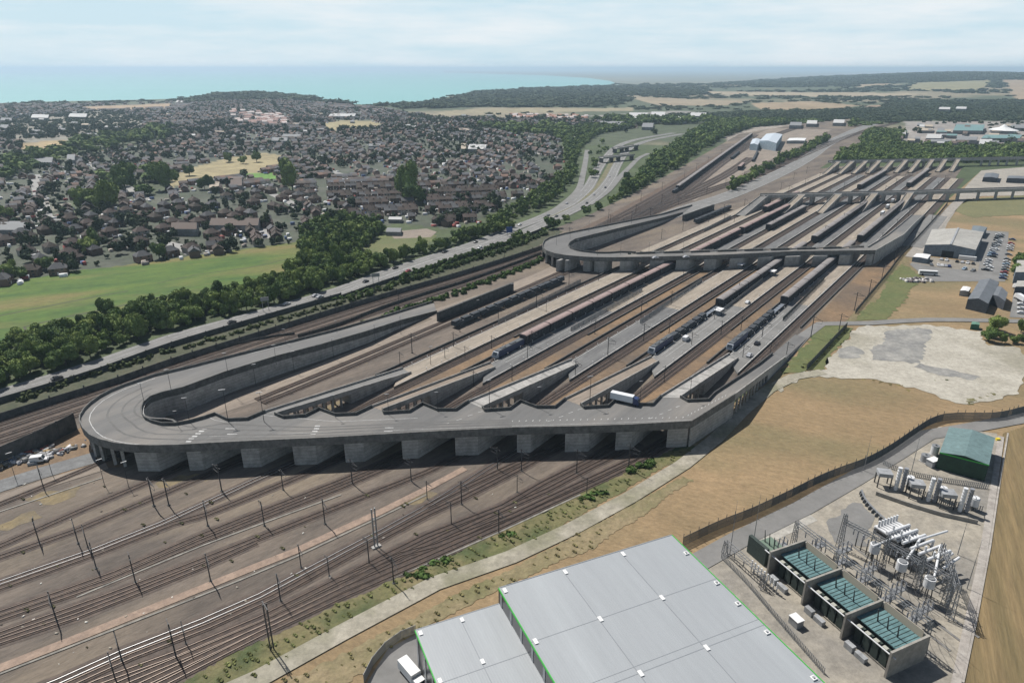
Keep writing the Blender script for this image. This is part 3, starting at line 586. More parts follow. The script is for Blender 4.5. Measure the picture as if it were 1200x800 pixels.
S2 = [s_of(x, 300)[0] + 22 for x in (735, 790, 850, 925, 990)]
for i in range(5):
    c0 = C_[i]; s0 = PS[i]; m = (PLAT_T, PLAT_G, PLAT_G, ROADM, ROADM)[i]
    slab_st('platform', s0, S2[i], c0 - 5, c0 + 5, 1.1, m, taper=14)
    flat_st('platform', s0 + 95, S2[i], c0 - 4.9, c0 + 4.5, 1.13, PLAT_T)
    for dt in (-4.9, 4.6): flat_st('platform_edge', s0 if dt < 0 else s0 - 12, S2[i], c0 + dt, c0 + dt + .3, 1.16, EDGE)
    if i < 4: flat_st('soil_strip', s0 - 45, S2[i] + 30, c0 + 10, c0 + 16, .18, SOIL, d0=25)
    else: flat_st('soil_strip', s0 + 40, S2[i], c0 + 12, c0 + 26, .18, SOIL, d0=25, d1=40)
    for q in range(3): flat_st('lane_markings', s0 + 8, s0 + 75, c0 - 2.5 + q * 2.2, c0 - 2.3 + q * 2.2, 1.17, LINE) if i in (1, 3, 4) and q < 2 else None
    mbk = MB(); mbk.wall([ST(s0 - 10, c0 - 10), ST(S2[i] + 20, c0 - 10)], 0, 1.1, .5); o = tag(mbk.build('low_wall', CONC_D), 'low dark concrete trough wall in the track bed, number %d from the left' % (i + 1), 'wall', 'low trough walls')

for k, t in enumerate(t2):
    sA = S2[0] - 18 + k * 7.5 + 10; sB = 905 + k * 5
    if t > -72: continue
    m = (PLAT_T, PLAT_G)[k % 2] if k > 2 else PLAT_T
    slab_st('platform', sA, sB, t - 3.8, t + 3.4, 1.1, m); flat_st('platform_edge', sA, sB, t + 3.1, t + 3.4, 1.13, EDGE)
slab_st('platform', 560, 700, -66, -52, .5, ROADM)
# ------------------------------------------------------------------ tracks
TRK = [0]; SHOULD = mat('dirty_ballast', (.135, .105, .085), (.085, .068, .058), scale=.3, detail=9)
def track(P, sleepers=True, rail=RAILM, gauge=1.5, z=.2, w=.11):
    TRK[0] += 1; z += .006 * (TRK[0] % 37); mb = MB(); ribbon(mb, P, -1.45, 1.45, z); o = mb.build('railway_track', SLEEP); o['kind'] = 'structure'
    for p in o.data.polygons:
        if p.normal.z < 0: p.flip()
    mb = MB(); ribbon(mb, P, -2.4, 2.4, .135 + .0008 * (TRK[0] % 60)); sh = mb.build('ballast_shoulder', SHOULD, o)
    for p in sh.data.polygons:
        if p.normal.z < 0: p.flip()
    for sg in (-.75, .75):
        r = MB()
        Q = offset(P, sg); Q = [Vector((q.x, q.y, z + .01)) for q in Q]; r.wall(Q, 0, .17, w); r.build('rail', rail, o)
    return o
def track_px(pix, step=12, **k): return track(smoothline([G(x, y) for x, y in pix], step), **k)
FT = [[(-90,668),(0,640),(91,600),(169,567),(215,546),(260,528)], [(-90,684),(0,653),(91,621),(219,567),(300,534),(345,515)], [(-90,716),(0,683.5),(111,645),(189,614),(297,564),(352,540),(420,508)],
 [(-90,722),(0,689),(120,646),(202,614),(243,602.6),(348,560),(400,537),(450,514)], [(-90,750),(0,719),(135,672),(236,628),(400,564),(445,545),(520,508)], [(-90,756),(0,725),(128,681),(230,637),(400,571),(452,549),(530,510)],
 [(-90,776),(0,744),(118,702),(216,665),(400,592.5),(501,553),(560,525)], [(0,752),(90,722),(169,691),(236,664),(300,635)], [(-10,830),(67,800),(142,766),(236,729),(304,699),(400,648),(494.5,597.5),(569,551),(640,508)],
 [(0,838),(80,803),(155,769),(245,734),(320,700),(400,656),(501,602.6),(542,584),(616,546),(690,505)], [(60,824),(115,800),(209,766),(304,726),(400,678.5),(501,628),(589,594),(636,567),(690,540),(745,508)],
 [(90,824),(145,800),(304,733),(400,687),(484,645),(575.5,604),(643,574),(694,547),(750,520)], [(120,835),(200,797),(304,744),(400,699),(501,655),(589,616),(636,594),(737.5,547),(790,515)],
 [(100,835),(180,797),(304,738),(400,692),(510,646),(602.5,604),(670,572),(745,537),(800,505)], [(-60,612),(0,591),(60,567),(101,550),(150,528)], [(494,597),(540,574),(600,546),(640,528)], [(400,679),(470,650),(510,640),(560,620),(602,604)]]
for k, q in enumerate(FT): track_px(q, rail=RAILS if k in (2, 8) else RAILM)
RC = [(-160,552),(0,503),(100,470),(200,435),(300,402),(360,383),(448,355),(530,330),(600,308),(650,291),(690,273),(740,247),(800,213),(868,173),(930,150)]
PRC = smoothline([G(x, y) for x, y in RC], 15)
for d in (-11, -6.5, -1, 3.5): track([Vector(p) for p in offset(PRC, d)])
_o, _p = road('ballast_bed', RC, 24, .14, mat('rusty_ballast', (.15,.105,.075), (.10,.075,.058), scale=.2, detail=9))
for q in ([(690,283),(760,250),(830,224),(900,200),(950,178),(1000,158),(1050,144)], [(650,291),(700,270),(780,232),(840,190),(885,158)], [(700,275),(785,236),(850,188),(892,162)], [(660,290),(730,262),(800,230),(850,205),(880,185)]):
    P = smoothline([G(x, y) for x, y in q], 20); track(P)
    track(offset(P, 5)); track(offset(P, -5))
P = smoothline([G(x, y) for x, y in [(300,469),(391,432),(514,380),(600,344),(650,322),(700,300)]], 15); track(P); track(offset(P, -4.5))
for i in range(5):
    c0 = C_[i]
    for dt in (-7.0, 7.0): track([ST(s, c0 + dt) for s in (PS[i] - 60, PS[i] + 60, S2[i] + 30)], z=.22)
    if i < 4: track([ST(s, c0 + (9.4 if s > 260 else 8.2)) for s in (PS[i] - 60, PS[i] + 30, S2[i])], z=.25)
for k, t in enumerate(t2):
    if t < -75: track([ST(s, t + 6.5) for s in (S2[0] + 5 * k, 700, 960)], z=.22)

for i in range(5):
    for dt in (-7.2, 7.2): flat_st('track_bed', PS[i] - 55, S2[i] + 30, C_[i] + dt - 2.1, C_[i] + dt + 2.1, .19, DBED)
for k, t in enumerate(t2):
    if t < -72: flat_st('track_bed', S2[0] + 5 * k, 965, t + 3.5, t + 9.3, .19, DBED)  # trough floors darkened by colour to stand in for ramp-wall shade
b3 = [o for o in COL.objects if o.get('label', '').startswith('third straight')][0]
ramp(b3, G(890, 230.5, DZ), G(900, 230, DZ), G(862, 252, 1.2), G(873, 253, 1.2), .7, surf=ROADM)

TYRE = mat('tyre_worn_asphalt', (.115, .112, .108), (.16, .157, .15), scale=.12, detail=9, fine=.12)
A_ = resamp(([G(600, 503.5, DZ)] + [G(520, 507.5, DZ)] + OUT)[:22], 46); B_ = resamp((G3([(600, 486), (520, 487), (400, 492)]) + INN)[:20], 46)
for f in (.22, .36, .52, .66): mb = MB(); P = [a.lerp(b, f) for a, b in zip(A_, B_)]; ribbon(mb, P, -.35, .35, .025); o = mb.build('tyre_track', TYRE); o['kind'] = 'structure'
for f, ww in ((.07, .25), (.93, .18)): mb = MB(); P = [a.lerp(b, f) for a, b in zip(A_, B_)]; ribbon(mb, P[8:], -ww / 2, ww / 2, .03); o = mb.build('edge_line', LINE); o['kind'] = 'structure'
for q in ([(0,790),(200,712),(346,653),(500,580)], [(209,797),(400,702),(500,661),(589,622),(680,580)], [(0,600),(120,560)], [(90,700),(236,640),(400,580)]):
    road('cable_trough', q, .55, .26, mat('trough_concrete', (.33, .31, .27), (.2, .19, .17), scale=.4))
# ------------------------------------------------------------------ trees
def ico(sub):
    t = (1 + 5 ** .5) / 2; v = [(-1,t,0),(1,t,0),(-1,-t,0),(1,-t,0),(0,-1,t),(0,1,t),(0,-1,-t),(0,1,-t),(t,0,-1),(t,0,1),(-t,0,-1),(-t,0,1)]
    f = [(0,11,5),(0,5,1),(0,1,7),(0,7,10),(0,10,11),(1,5,9),(5,11,4),(11,10,2),(10,7,6),(7,1,8),(3,9,4),(3,4,2),(3,2,6),(3,6,8),(3,8,9),(4,9,5),(2,4,11),(6,2,10),(8,6,7),(9,8,1)]
    v = [np.array(p) / np.linalg.norm(p) for p in v]
    for _ in range(sub):
        c_ = {}; nf = []
        def mid(a, b):
            k = (min(a, b), max(a, b))
            if k not in c_: p = v[a] + v[b]; v.append(p / np.linalg.norm(p)); c_[k] = len(v) - 1
            return c_[k]
        for a, b, c in f:
            x, y, z = mid(a, b), mid(b, c), mid(c, a); nf += [(a, x, z), (b, y, x), (c, z, y), (x, y, z)]
        f = nf
    return np.array(v), np.array(f)
def crown(n, leaf, seed, sub=1, r=4.5, h=8.5, base=1.2, lobes=7):   # uneven crown of leaf clumps round lobes
    g = np.random.default_rng(seed); V = []; F = []; k = 0
    lob = [((0, 0, base + h * .5), r * .62, h * .36)]
    for i in range(lobes):
        a = g.uniform(0, 2 * PI); q = g.uniform(.35, .72) * r; zz = base + h * g.uniform(.22, .85); lob.append(((q * math.cos(a), q * math.sin(a), zz), r * g.uniform(.28, .48), h * g.uniform(.16, .26)))
    iv, fi = ico(sub)
    for (c0, rr, hh) in lob:
        d = iv * np.array([rr, rr, hh]) * .88 * (1 + .22 * (g.random((len(iv), 1)) - .5)) + np.array(c0); V.append(d); F.append(fi + k); k += len(d)
    per = max(1, n // len(lob))
    for (c0, rr, hh) in lob:
        u = g.normal(size=(per, 3)); u /= np.linalg.norm(u, axis=1)[:, None]; p = u * np.array([rr, rr, hh]) * g.uniform(.85, 1.18, (per, 1)) + np.array(c0)
        p = p[p[:, 2] > .3]; m = len(p); a = g.normal(size=(m, 3)); a /= np.linalg.norm(a, axis=1)[:, None]; b = np.cross(a, g.normal(size=(m, 3))); b /= np.linalg.norm(b, axis=1)[:, None]
        s_ = leaf * g.uniform(.6, 1.3, (m, 1)); tri = np.stack([p + a * s_, p - a * s_ * .5 + b * s_ * .8, p - a * s_ * .5 - b * s_ * .8], 1).reshape(-1, 3)
        V.append(tri); F.append(np.arange(m * 3).reshape(-1, 3) + k); k += m * 3
    return np.vstack(V), np.vstack(F)
def noisefade(x): return x
def scatter(poly, step, dens, seed):
    P = np.array([[G(x, y).x, G(x, y).y] for x, y in poly]); g = np.random.default_rng(seed)
    x0, y0 = P.min(0); x1, y1 = P.max(0); x1 = min(x1, 6500); x0 = max(x0, -5000); y1 = min(y1, 7500)
    gx, gy = np.meshgrid(np.arange(x0, x1, step), np.arange(y0, y1, step)); gx = (gx + g.uniform(-.45, .45, gx.shape) * step).ravel(); gy = (gy + g.uniform(-.45, .45, gy.shape) * step).ravel()
    m = inpoly(gx, gy, P) & (g.random(gx.shape) < dens); return gx[m], gy[m]
TX = []; TY = []; TS = []; TK = []       # x, y, size, colour family
def addtrees(x, y, s, k):
    TX.extend(x); TY.extend(y); TS.extend(np.broadcast_to(s, x.shape)); TK.extend([k] * len(x))
for i, (poly, den) in enumerate(WOODS):
    d = np.mean([G(x, y).length for x, y in poly]); near = i in (0, 1, 2, 3, 4) or poly[0] in ((845,224), (1008,163))
    x, y = scatter(poly, 5.4 if i == 0 else (8.0 if near else (22 if d < 2600 else 42)), den, 100 + i)
    r = np.hypot(x, y); s = np.where(r < 700, 1.0, np.where(r < 1300, 1.15, 1.5)) * RNG.uniform(.5, 1.1, x.shape)
    if not near: s = RNG.uniform(.8, 1.25, x.shape) * (22 if d < 2600 else 42) / 8.5
    elif i == 1: # thin out far part
        k = (r < 900) | (RNG.random(x.shape) < .6); x, y, s, r = x[k], y[k], s[k], r[k]; s = s * np.where(r > 900, 1.25, 1)
    addtrees(x, y, s, 0)
# scattered woods over the far farmland and hedgerows
X0 = RNG.uniform(-3500, 6500, 24000); Y0 = RNG.uniform(1300, 8000, 24000); r = np.hypot(X0, Y0); px, py = PX(X0, Y0)
k = (px > -60) & (px < 1270) & (py < 175) & (hgt(X0, Y0) > -5) & (vnoise(X0 / 500, Y0 / 260, 21) < .57) & ~inpoly(px, py, TOWN)
for p_, _c in FIELDS + PARKS + INDUS: k &= ~inpoly(px, py, p_)
k &= ~((px > 780) & (px < 1060) & (py > 135) & (py < 240)) & ~((px > 800) & (py > 165))
addtrees(X0[k], Y0[k], RNG.uniform(1.6, 3.6, k.sum()) * np.clip(r[k] / 2600, .8, 1.7), 1)
# trees in gardens
X0 = RNG.uniform(-2300, 900, 42000); Y0 = RNG.uniform(350, 2500, 42000); px, py = PX(X0, Y0)
k = inpoly(px, py, TOWN) & (px > -60) & (vnoise(X0 / 90, Y0 / 90, 31) < .62 + .04 * (py < 160))
for p_, _c in PARKS: k &= ~inpoly(px, py, p_)
addtrees(X0[k], Y0[k], RNG.uniform(.3, .5, k.sum()) * RNG.choice([1, 1, 1.4, 2.2], k.sum()) * np.where(np.hypot(X0[k], Y0[k]) > 1400, 1.3, 1), 2)
X0 = RNG.uniform(600, 2200, 2600); Y0 = RNG.uniform(900, 2300, 2600); px, py = PX(X0, Y0); k = inpoly(px, py, INDUS[0][0]) & (vnoise(X0 / 120, Y0 / 120, 77) < .47); addtrees(X0[k], Y0[k], RNG.uniform(.6, 1.3, k.sum()), 1)
# park, lot and yard trees placed one by one
for x, y, s in ((416,278,1.5),(447,272,.8),(150,212,1.6),(222,206,1.6),(268,190,1.7),(285,192,1.1),(301,190,1.4),(240,222,1.4),(247,222,1.3),(1160,395,.8),(1166,388,.9),(1158,400,.7),(1174,402,.5),(1188,402,.6),(1196,399,.5),(1196,390,.6),(55,316,1.1),(13,328,1.2),(24,327,1.1),(187,303,1.2),(105,296,1.3),(115,293,1.2),(1193,325,1.0),(1192,315,1.0),(735,213,1.0),(10,258,1.2)):
    p = G(x, y); addtrees(np.array([p.x]), np.array([p.y]), s, 3)
TX = np.array(TX); TY = np.array(TY); TS = np.array(TS); TK = np.array(TK); r = np.hypot(TX, TY); px, py = PX(TX, TY)
inf = (px > -15) & (px < 1215) & (r < 1500); key = np.where(inf, r / TS ** .5, 1e9); key[TK == 3] = 0; order = np.argsort(key); NI = 290
variants = []
for k in range(7):
    rr = (4.6, 4.0, 5.2, 4.3, 3.6, 4.9, 4.4)[k]; hh = (8.2, 9.5, 8.0, 7.0, 10.5, 9.0, 6.2)[k]
    V, F = crown(2300, .42, 40 + k, 1, rr, hh, 1.0, 9)
    me = bpy.data.meshes.new('crown'); me.from_pydata(V.tolist(), [], F.tolist()); me.materials.append(LEAF)
    mb = MB(); mb.bar((0, 0, -.3), (0, 0, hh * .5), .28, 7, .14)
    for a in range(5): mb.bar((0, 0, hh * (.18 + .05 * a)), (rr * .5 * math.cos(a * 1.3), rr * .5 * math.sin(a * 1.3), hh * (.45 + .06 * a)), .11, 5, .05)
    tm = bpy.data.meshes.new('trunk'); tm.from_pydata(mb.v, [], mb.f); tm.materials.append(BARK); variants.append((me, tm))
TPL = [(60, 440, 'in the belt below the field at its left end'), (170, 400, 'in the belt below the field at its middle'), (270, 370, 'in the belt near the left motorway sign'), (340, 345, 'in the belt below the field at its right corner'),
 (400, 290, 'in the thick grove beside the school'), (480, 300, 'between school lawn and motorway'), (580, 270, 'in the hedge left of the motorway bend'), (630, 262, 'between motorway and middle flyover'), (690, 240, 'between motorway bend and railway'),
 (640, 225, 'left of the slip road, beside the brown estate'), (1175, 395, 'beside the pale gravel lot'), (250, 195, 'in the dry park inside the town'), (1192, 320, 'beside the right-hand car park'), (60, 310, 'among the houses above the green field'), (430, 278, 'on the school lawn')]
NAMES = ['round bushy tree', 'tall narrow tree', 'broad spreading tree', 'low rounded tree', 'slender high-crowned tree', 'full heavy-crowned tree', 'small flat-topped tree']
for j in order[:NI]:
    v = int(RNG.integers(0, 7)); me, tm = variants[v]; x, y = float(TX[j]), float(TY[j]); z = float(hgt(x, y)); s = float(TS[j])
    o = empty('broadleaf_tree', (x, y, z), float(RNG.uniform(0, 6.28))); o.scale = (s * RNG.uniform(.9, 1.15), s, s * RNG.uniform(.85, 1.15))
    c1 = bpy.data.objects.new('crown', me); COL.objects.link(c1); c1.parent = o; c2 = bpy.data.objects.new('trunk', tm); COL.objects.link(c2); c2.parent = o
    a, b = PX(x, y); pl = min(TPL, key=lambda q: (q[0] - a) ** 2 + 4 * (q[1] - b) ** 2)[2]; reg(o, NAMES[v], pl, 'tree', 'broadleaf trees')
rest = order[NI:]; tv = {}
tv['m'] = [crown(260, 1.0, 60 + k, 1, 4.6, 8.5, .8, 6) for k in range(6)]; tv['l'] = [crown(80, 1.2, 70 + k, 0, 4.8, 8, .2, 6) for k in range(6)]; tv['f'] = [crown(36, 1.5, 80 + k, 0, 5.6, 5.2, -.5, 7) for k in range(6)]
VV = []; FF = []; CC = []; kk = 0
for j in rest:
    rj = r[j]; kind = 'm' if rj < 800 else ('l' if rj < 1800 else 'f'); V, F = tv[kind][RNG.integers(0, 6)]
    a = RNG.uniform(0, 6.28); ca, sa = math.cos(a), math.sin(a); s = TS[j]; sz = s if s < 1.5 else (1.5 + (s - 1.5) * .25 if kind != 'f' else max(1.0, s * .42))
    x, y = TX[j], TY[j]; z = float(hgt(x, y)) if rj > 1400 else 0.
    W = np.empty_like(V); W[:, 0] = (V[:, 0] * ca - V[:, 1] * sa) * s + x; W[:, 1] = (V[:, 0] * sa + V[:, 1] * ca) * s + y; W[:, 2] = V[:, 2] * sz * RNG.uniform(.8, 1.2) + z
    VV.append(W); FF.append(F + kk); kk += len(V); t = RNG.random()
    col = np.array((.07, .115, .036)) * (1 - t) + np.array((.15, .20, .06)) * t if TK[j] in (0, 3) and rj < 1900 else np.array((.034, .055, .03)) * (1 - t) + np.array((.065, .085, .042)) * t
    CC.append(np.broadcast_to(col, (len(V), 3)))
o = np_mesh('woodland', np.vstack(VV), np.vstack(FF), LEAFT, np.vstack(CC)); tag(o, 'distant woods, garden trees and hedgerows of dark green foliage', 'woodland', kind='stuff')
# hedges beside the railway (leafy masses)
def hedge(pix, width, height, label, seed, col=(.06, .10, .028), n=2.2):
    P = smoothline([G(x, y) for x, y in pix], 2.2); g = np.random.default_rng(seed); V0, F0 = crown(70, .5, seed, 1, 1.9, height, -.3, 4); VV = []; FF = []; CC = []; kk = 0
    for p in P:
        for q in range(max(1, int(width / 2.4))):
            dx, dy = g.uniform(-width / 2, width / 2, 2); a = g.uniform(0, 6.28); s = g.uniform(.7, 1.25)
            W = V0 * s; W = np.stack([W[:, 0] * math.cos(a) - W[:, 1] * math.sin(a) + p.x + dx * .6, W[:, 0] * math.sin(a) + W[:, 1] * math.cos(a) + p.y + dy, W[:, 2]], 1)
            VV.append(W); FF.append(F0 + kk); kk += len(W); CC.append(np.broadcast_to(np.array(col) * g.uniform(.75, 1.3), (len(W), 3)))
    o = np_mesh('hedge', np.vstack(VV), np.vstack(FF), LEAFT, np.vstack(CC)); tag(o, label, 'hedge')
hedge([(450,371),(490,359),(530,346),(570,331),(605,318),(634,305)], 7, 2.6, 'long bright green hedge between the railway and the grey approach road', 5)
hedge([(420,381),(450,374)], 4, 1.6, 'low scrubby end of the green hedge beside the retaining wall', 6, (.11, .12, .05))
hedge([(388,352),(410,347),(432,341),(445,338)], 4, 2.6, 'small green bushes on the barrier below the motorway gantry', 8)
hedge([(470,327),(500,317),(540,303),(590,287),(620,277)], 6, 3.2, 'green hedge right of the motorway, before the railway', 9)
hedge([(492,663),(510,660),(522,655)], 2.5, 1.0, 'dark low scrub beside the outermost track, near the steel gantry', 10)
hedge([(480,674),(492,672)], 2, 1.2, 'small dark bush beside the dusty track road', 11)
hedge([(590,630),(602,627)], 2, .9, 'low grey-green bush at a mast foot by the outermost track', 12)
hedge([(680,586),(705,578)], 2.5, 1.2, 'low scrub on the verge below the right end of the flyover', 13)
hedge([(738,552),(750,548),(762,543)], 2.5, 1.6, 'green bush by the tracks at the flyover corner', 14)
hedge([(942,432),(958,420),(975,402),(990,388)], 2.0, .9, 'green growth along the dark fence by the gravel lot', 15, (.09,.10,.04))
hedge([(1000,444),(1030,447),(1052,452),(1070,458)], 2.4, .5, 'brown dry scrub along the lower edge of the gravel lot', 16, (.16,.13,.06))
hedge([(1133,472),(1150,466),(1164,462)], 2.4, .7, 'brown-green scrub at the right corner of the gravel lot', 17, (.13,.12,.06))
hedge([(1098,446),(1106,445)], 2.0, .6, 'small green shrub standing alone on the gravel lot', 18, (.08,.09,.04))
hedge([(640,632),(720,594),(760,574)], 1.6, .3, 'rough grass ridge along the dusty track road', 19, (.12,.12,.05))
hedge([(1194,300),(1193,325)], 3, 3, 'green hedge by the right-hand row of parked cars', 20)
# rough growth on the verges (uncountable)
VV = []; FF = []; CC = []; kk = 0; V0, F0 = crown(14, .3, 33, 0, .7, .6, -.1, 2)
for poly, st, col in (([(209,803),(400,708),(500,667),(589,626),(737,553),(787,530),(822,525),(770,550),(700,590),(620,636),(520,676),(420,722),(330,775),(290,800)], 1.7, (.12,.13,.05)), ([(330,800),(420,757),(520,705),(620,655),(720,603),(700,640),(587,688),(500,735),(400,800)], 2.4, (.17,.15,.07)), ([(0,790),(0,560),(400,580),(760,545),(500,660),(200,790)], 11, (.10,.095,.05)),
):
    x, y = scatter(poly, st, .55, 55)
    for a, b in zip(x, y):
        s = RNG.uniform(.4, 1.5); VV.append(V0 * s * np.array([1, 1, .7]) + np.array([a, b, .1])); FF.append(F0 + kk); kk += len(V0); CC.append(np.broadcast_to(np.array(col) * RNG.uniform(.6, 1.3), (len(V0), 3)))
o = np_mesh('rough_grass', np.vstack(VV), np.vstack(FF), LEAFT, np.vstack(CC)); tag(o, 'tufts and weeds on verges, field and yard', 'weeds', kind='stuff')
# ------------------------------------------------------------------ the town
def blocked(px, py):
    k = ~inpoly(px, py, TOWN)
    for p_, _c in PARKS + INDUS + FIELDS: k |= inpoly(px, py, p_)
    for p_, d in WOODS[5:]: k |= inpoly(px, py, p_) if d > .65 else False
    k |= inpoly(px, py, WOODS[0][0]) | inpoly(px, py, WOODS[2][0])
    return k
NZ = 130; seeds = RNG.uniform([-2200, 350], [900, 2450], (NZ, 2)); ang = RNG.choice([.25, .35, -1.2, .5, -1.0, 1.9, .8, -1.35, 2.4], NZ) + RNG.uniform(-.2, .2, NZ); typ = RNG.choice([0, 1, 1, 2, 2], NZ)
HX = []
for zi in range(NZ):
    ca, sa = math.cos(ang[zi]), math.sin(ang[zi]); cx, cy = seeds[zi]; ter_ = typ[zi]
    rows = np.arange(-420, 420, 22.0 if ter_ < 2 else 24); pitch = (6.0, 12.5, 15.5)[ter_]
    for ri, q in enumerate(rows):
        off = q + (3.5 if ri % 2 else -3.5); u = np.arange(-420, 420, pitch) + RNG.uniform(0, 5)
        gap = np.floor(u / 75 + RNG.uniform(0, 1)); keep = (vnoise(gap * 3.7 + ri * 11.3, gap * 0 + zi, 8, 1) < .80) & ((u % 92) > 9)
        u = u[keep]; u = u + (RNG.uniform(-1.6, 1.6, u.shape) if ter_ else 0); off = off + (RNG.uniform(-1.5, 1.5, u.shape) if ter_ else 0); x = cx + ca * u - sa * off; y = cy + sa * u + ca * off
        dm_ = ((x[:, None] - seeds[None, :, 0]) ** 2 + (y[:, None] - seeds[None, :, 1]) ** 2); own = dm_.argmin(1) == zi; x, y = x[own], y[own]
        px, py = PX(x, y); k = ~blocked(px, py) & (px > -40) & (px < 760) & (RNG.random(x.shape) < .82)
        for a, b in zip(x[k], y[k]): HX.append((a, b, ang[zi] + (0 if ter_ == 0 else RNG.choice([0, 0, PI / 2]) + RNG.uniform(-.12, .12)), ter_))
HX.sort(key=lambda h: math.hypot(h[0], h[1]))
for x, y, a_ in ((18,318,.3),(45,312,.4)): pass
def house_geo(w_, d_, h_, rh, hip):
    V = [(-w_/2,-d_/2,0),(w_/2,-d_/2,0),(w_/2,d_/2,0),(-w_/2,d_/2,0),(-w_/2,-d_/2,h_),(w_/2,-d_/2,h_),(w_/2,d_/2,h_),(-w_/2,d_/2,h_)]
    F = [(0,1,5,4),(1,2,6,5),(2,3,7,6),(3,0,4,7)]; e = .35; xx = w_/2 + e - (d_/2 if hip else 0)
    r_ = [(-w_/2-e,-d_/2-e,h_-.1),(w_/2+e,-d_/2-e,h_-.1),(w_/2+e,d_/2+e,h_-.1),(-w_/2-e,d_/2+e,h_-.1),(-xx,0,h_+rh),(xx,0,h_+rh)]
    return V, F, r_, [(0,1,5,4),(2,3,4,5),(1,2,5),(3,0,4)]
protos = []
for kind, (w_, d_, h_, rh, hip) in enumerate(((6, 8, 5, 2.6, 0), (9, 7.5, 4.8, 2.8, 0), (11, 8.5, 4.8, 3.3, 1))):
    for wm, rm in ((BRICK, ROOF_B), (RENDERW, ROOF_B), (BRICK, mat('grey_slate_roof', (.12,.12,.125), (.08,.08,.085), scale=.8, rnd=.25, obj=True))):
        name = ('terraced_house', 'gabled_house', 'hipped_house')[kind]; V, F, r_, RF = house_geo(w_, d_, h_, rh, hip); root = empty(name, (0, 0, -50))
        V += [(-w_/2, 0, h_+rh*.86), (w_/2, 0, h_+rh*.86)] if not hip else []
        if not hip: F = F + [(7, 4, 8), (5, 6, 9)]
        mesh_obj('wall', V, F, wm, root); rf = mesh_obj('roof', r_, RF, rm, root); m2 = MB(); m2.box((w_ * .3, 0, h_ + rh * .5), (.9, .7, rh * .5 + 1.1)); m2.build('chimney', BRICK, rf)
        for sx in (-.25, .25):
            for sy in (-1, 1):
                for zz in (.9, 3.2):
                    m2 = MB(); m2.box((w_ * sx, sy * (d_ / 2 + .02), zz), (1.5, .08, 1.15)); wdw = m2.build('window', GLASS, root)
        m2 = MB(); m2.box((0, -d_ / 2 - .02, 0), (.95, .1, 2.05)); m2.build('door', WHITE, root); protos.append((kind, root))
HPL = [(30, 320, 'above the left end of the green field'), (120, 310, 'above the field, left of middle'), (200, 290, 'above the middle of the green field'), (280, 280, 'above the right end of the green field'), (340, 265, 'left of the thick grove'), (90, 280, 'in the second rows behind the green field'), (400, 245, 'behind the thick grove'), (480, 245, 'behind the school'), (540, 240, 'left of the motorway hedge'), (600, 222, 'in the brown estate beside the slip road'), (20, 280, 'at the far left edge of town'), (250, 255, 'in the rows behind the long terrace')]
used = [False] * 9; nh = 0; nprot = {k: 0 for k in range(9)}
near = []; far = []
for h in HX:
    a, b = PX(h[0], h[1])
    (near if nh < 290 and -5 < a < 1200 else far).append(h); nh += (-5 < a < 1200)
WN = ('brick', 'pale rendered', 'grey-slated')
for h in near:
    v = int(RNG.choice([0, 0, 1, 2])); k = h[3] * 3 + v; root = protos[k][1]; o = root if not used[k] else copy_tree(root); used[k] = True
    o.location = (h[0], h[1], 0); o.rotation_euler.z = h[2]; o.scale = (.9, .9, .9); a, b = PX(h[0], h[1]); pl = min(HPL, key=lambda q: (q[0] - a) ** 2 + 4 * (q[1] - b) ** 2)[2]
    reg(o, WN[v] + (' terraced house', ' gabled house', ' hip-roofed house')[h[3]], pl, 'house', 'houses of the town')
for k in range(9):
    if not used[k]:
        for ch in list(protos[k][1].children): 
            for g in list(ch.children): bpy.data.objects.remove(g)
            bpy.data.objects.remove(ch)
        bpy.data.objects.remove(protos[k][1])
VV = []; FF = []; CC = []; kk = 0
def put(V, F, col, x, y, a, z=0):
    global kk
    V = np.array(V, float); ca, sa = math.cos(a), math.sin(a); W = np.stack([V[:, 0] * ca - V[:, 1] * sa + x, V[:, 0] * sa + V[:, 1] * ca + y, V[:, 2] + z], 1); VV.append(W)
    FF.extend([[q + kk for q in (f if len(f) == 4 else (f[0], f[1], f[2], f[2]))] for f in F]); kk += len(V); CC.append(np.broadcast_to(np.array(col), (len(V), 3)))
geos = [house_geo(*q) for q in ((6, 8, 5, 2.6, 0), (9, 7.5, 4.8, 2.8, 0), (11, 8.5, 4.8, 3.3, 1))]
for x, y, a, t in far:
    V, F, r_, RF = geos[t]; V = [(p[0] * .9, p[1] * .9, p[2] * .85) for p in V]; r_ = [(p[0] * .9, p[1] * .9, p[2] * .85) for p in r_]; z = float(hgt(x, y)) if y > 1500 else 0; q = RNG.random(); wall = np.array((.20, .14, .11)) if q < .55 else np.array((.50, .47, .42)) if q < .85 else np.array((.3, .2, .16))
    q = RNG.random(); roof = np.array((.075, .06, .053)) if q < .5 else (np.array((.07, .072, .08)) if q < .9 else np.array((.13, .08, .06)))
    put(V, F, wall * RNG.uniform(.8, 1.2), x, y, a, z); put(r_, RF, roof * RNG.uniform(.75, 1.3), x, y, a, z)
def quads(F): return np.array(F)
o = np_mesh('town_houses', np.vstack(VV), np.array(FF), TINT, np.vstack(CC)); o.data.validate(); tag(o, 'mass of small far-off houses filling the town', 'houses', kind='stuff')
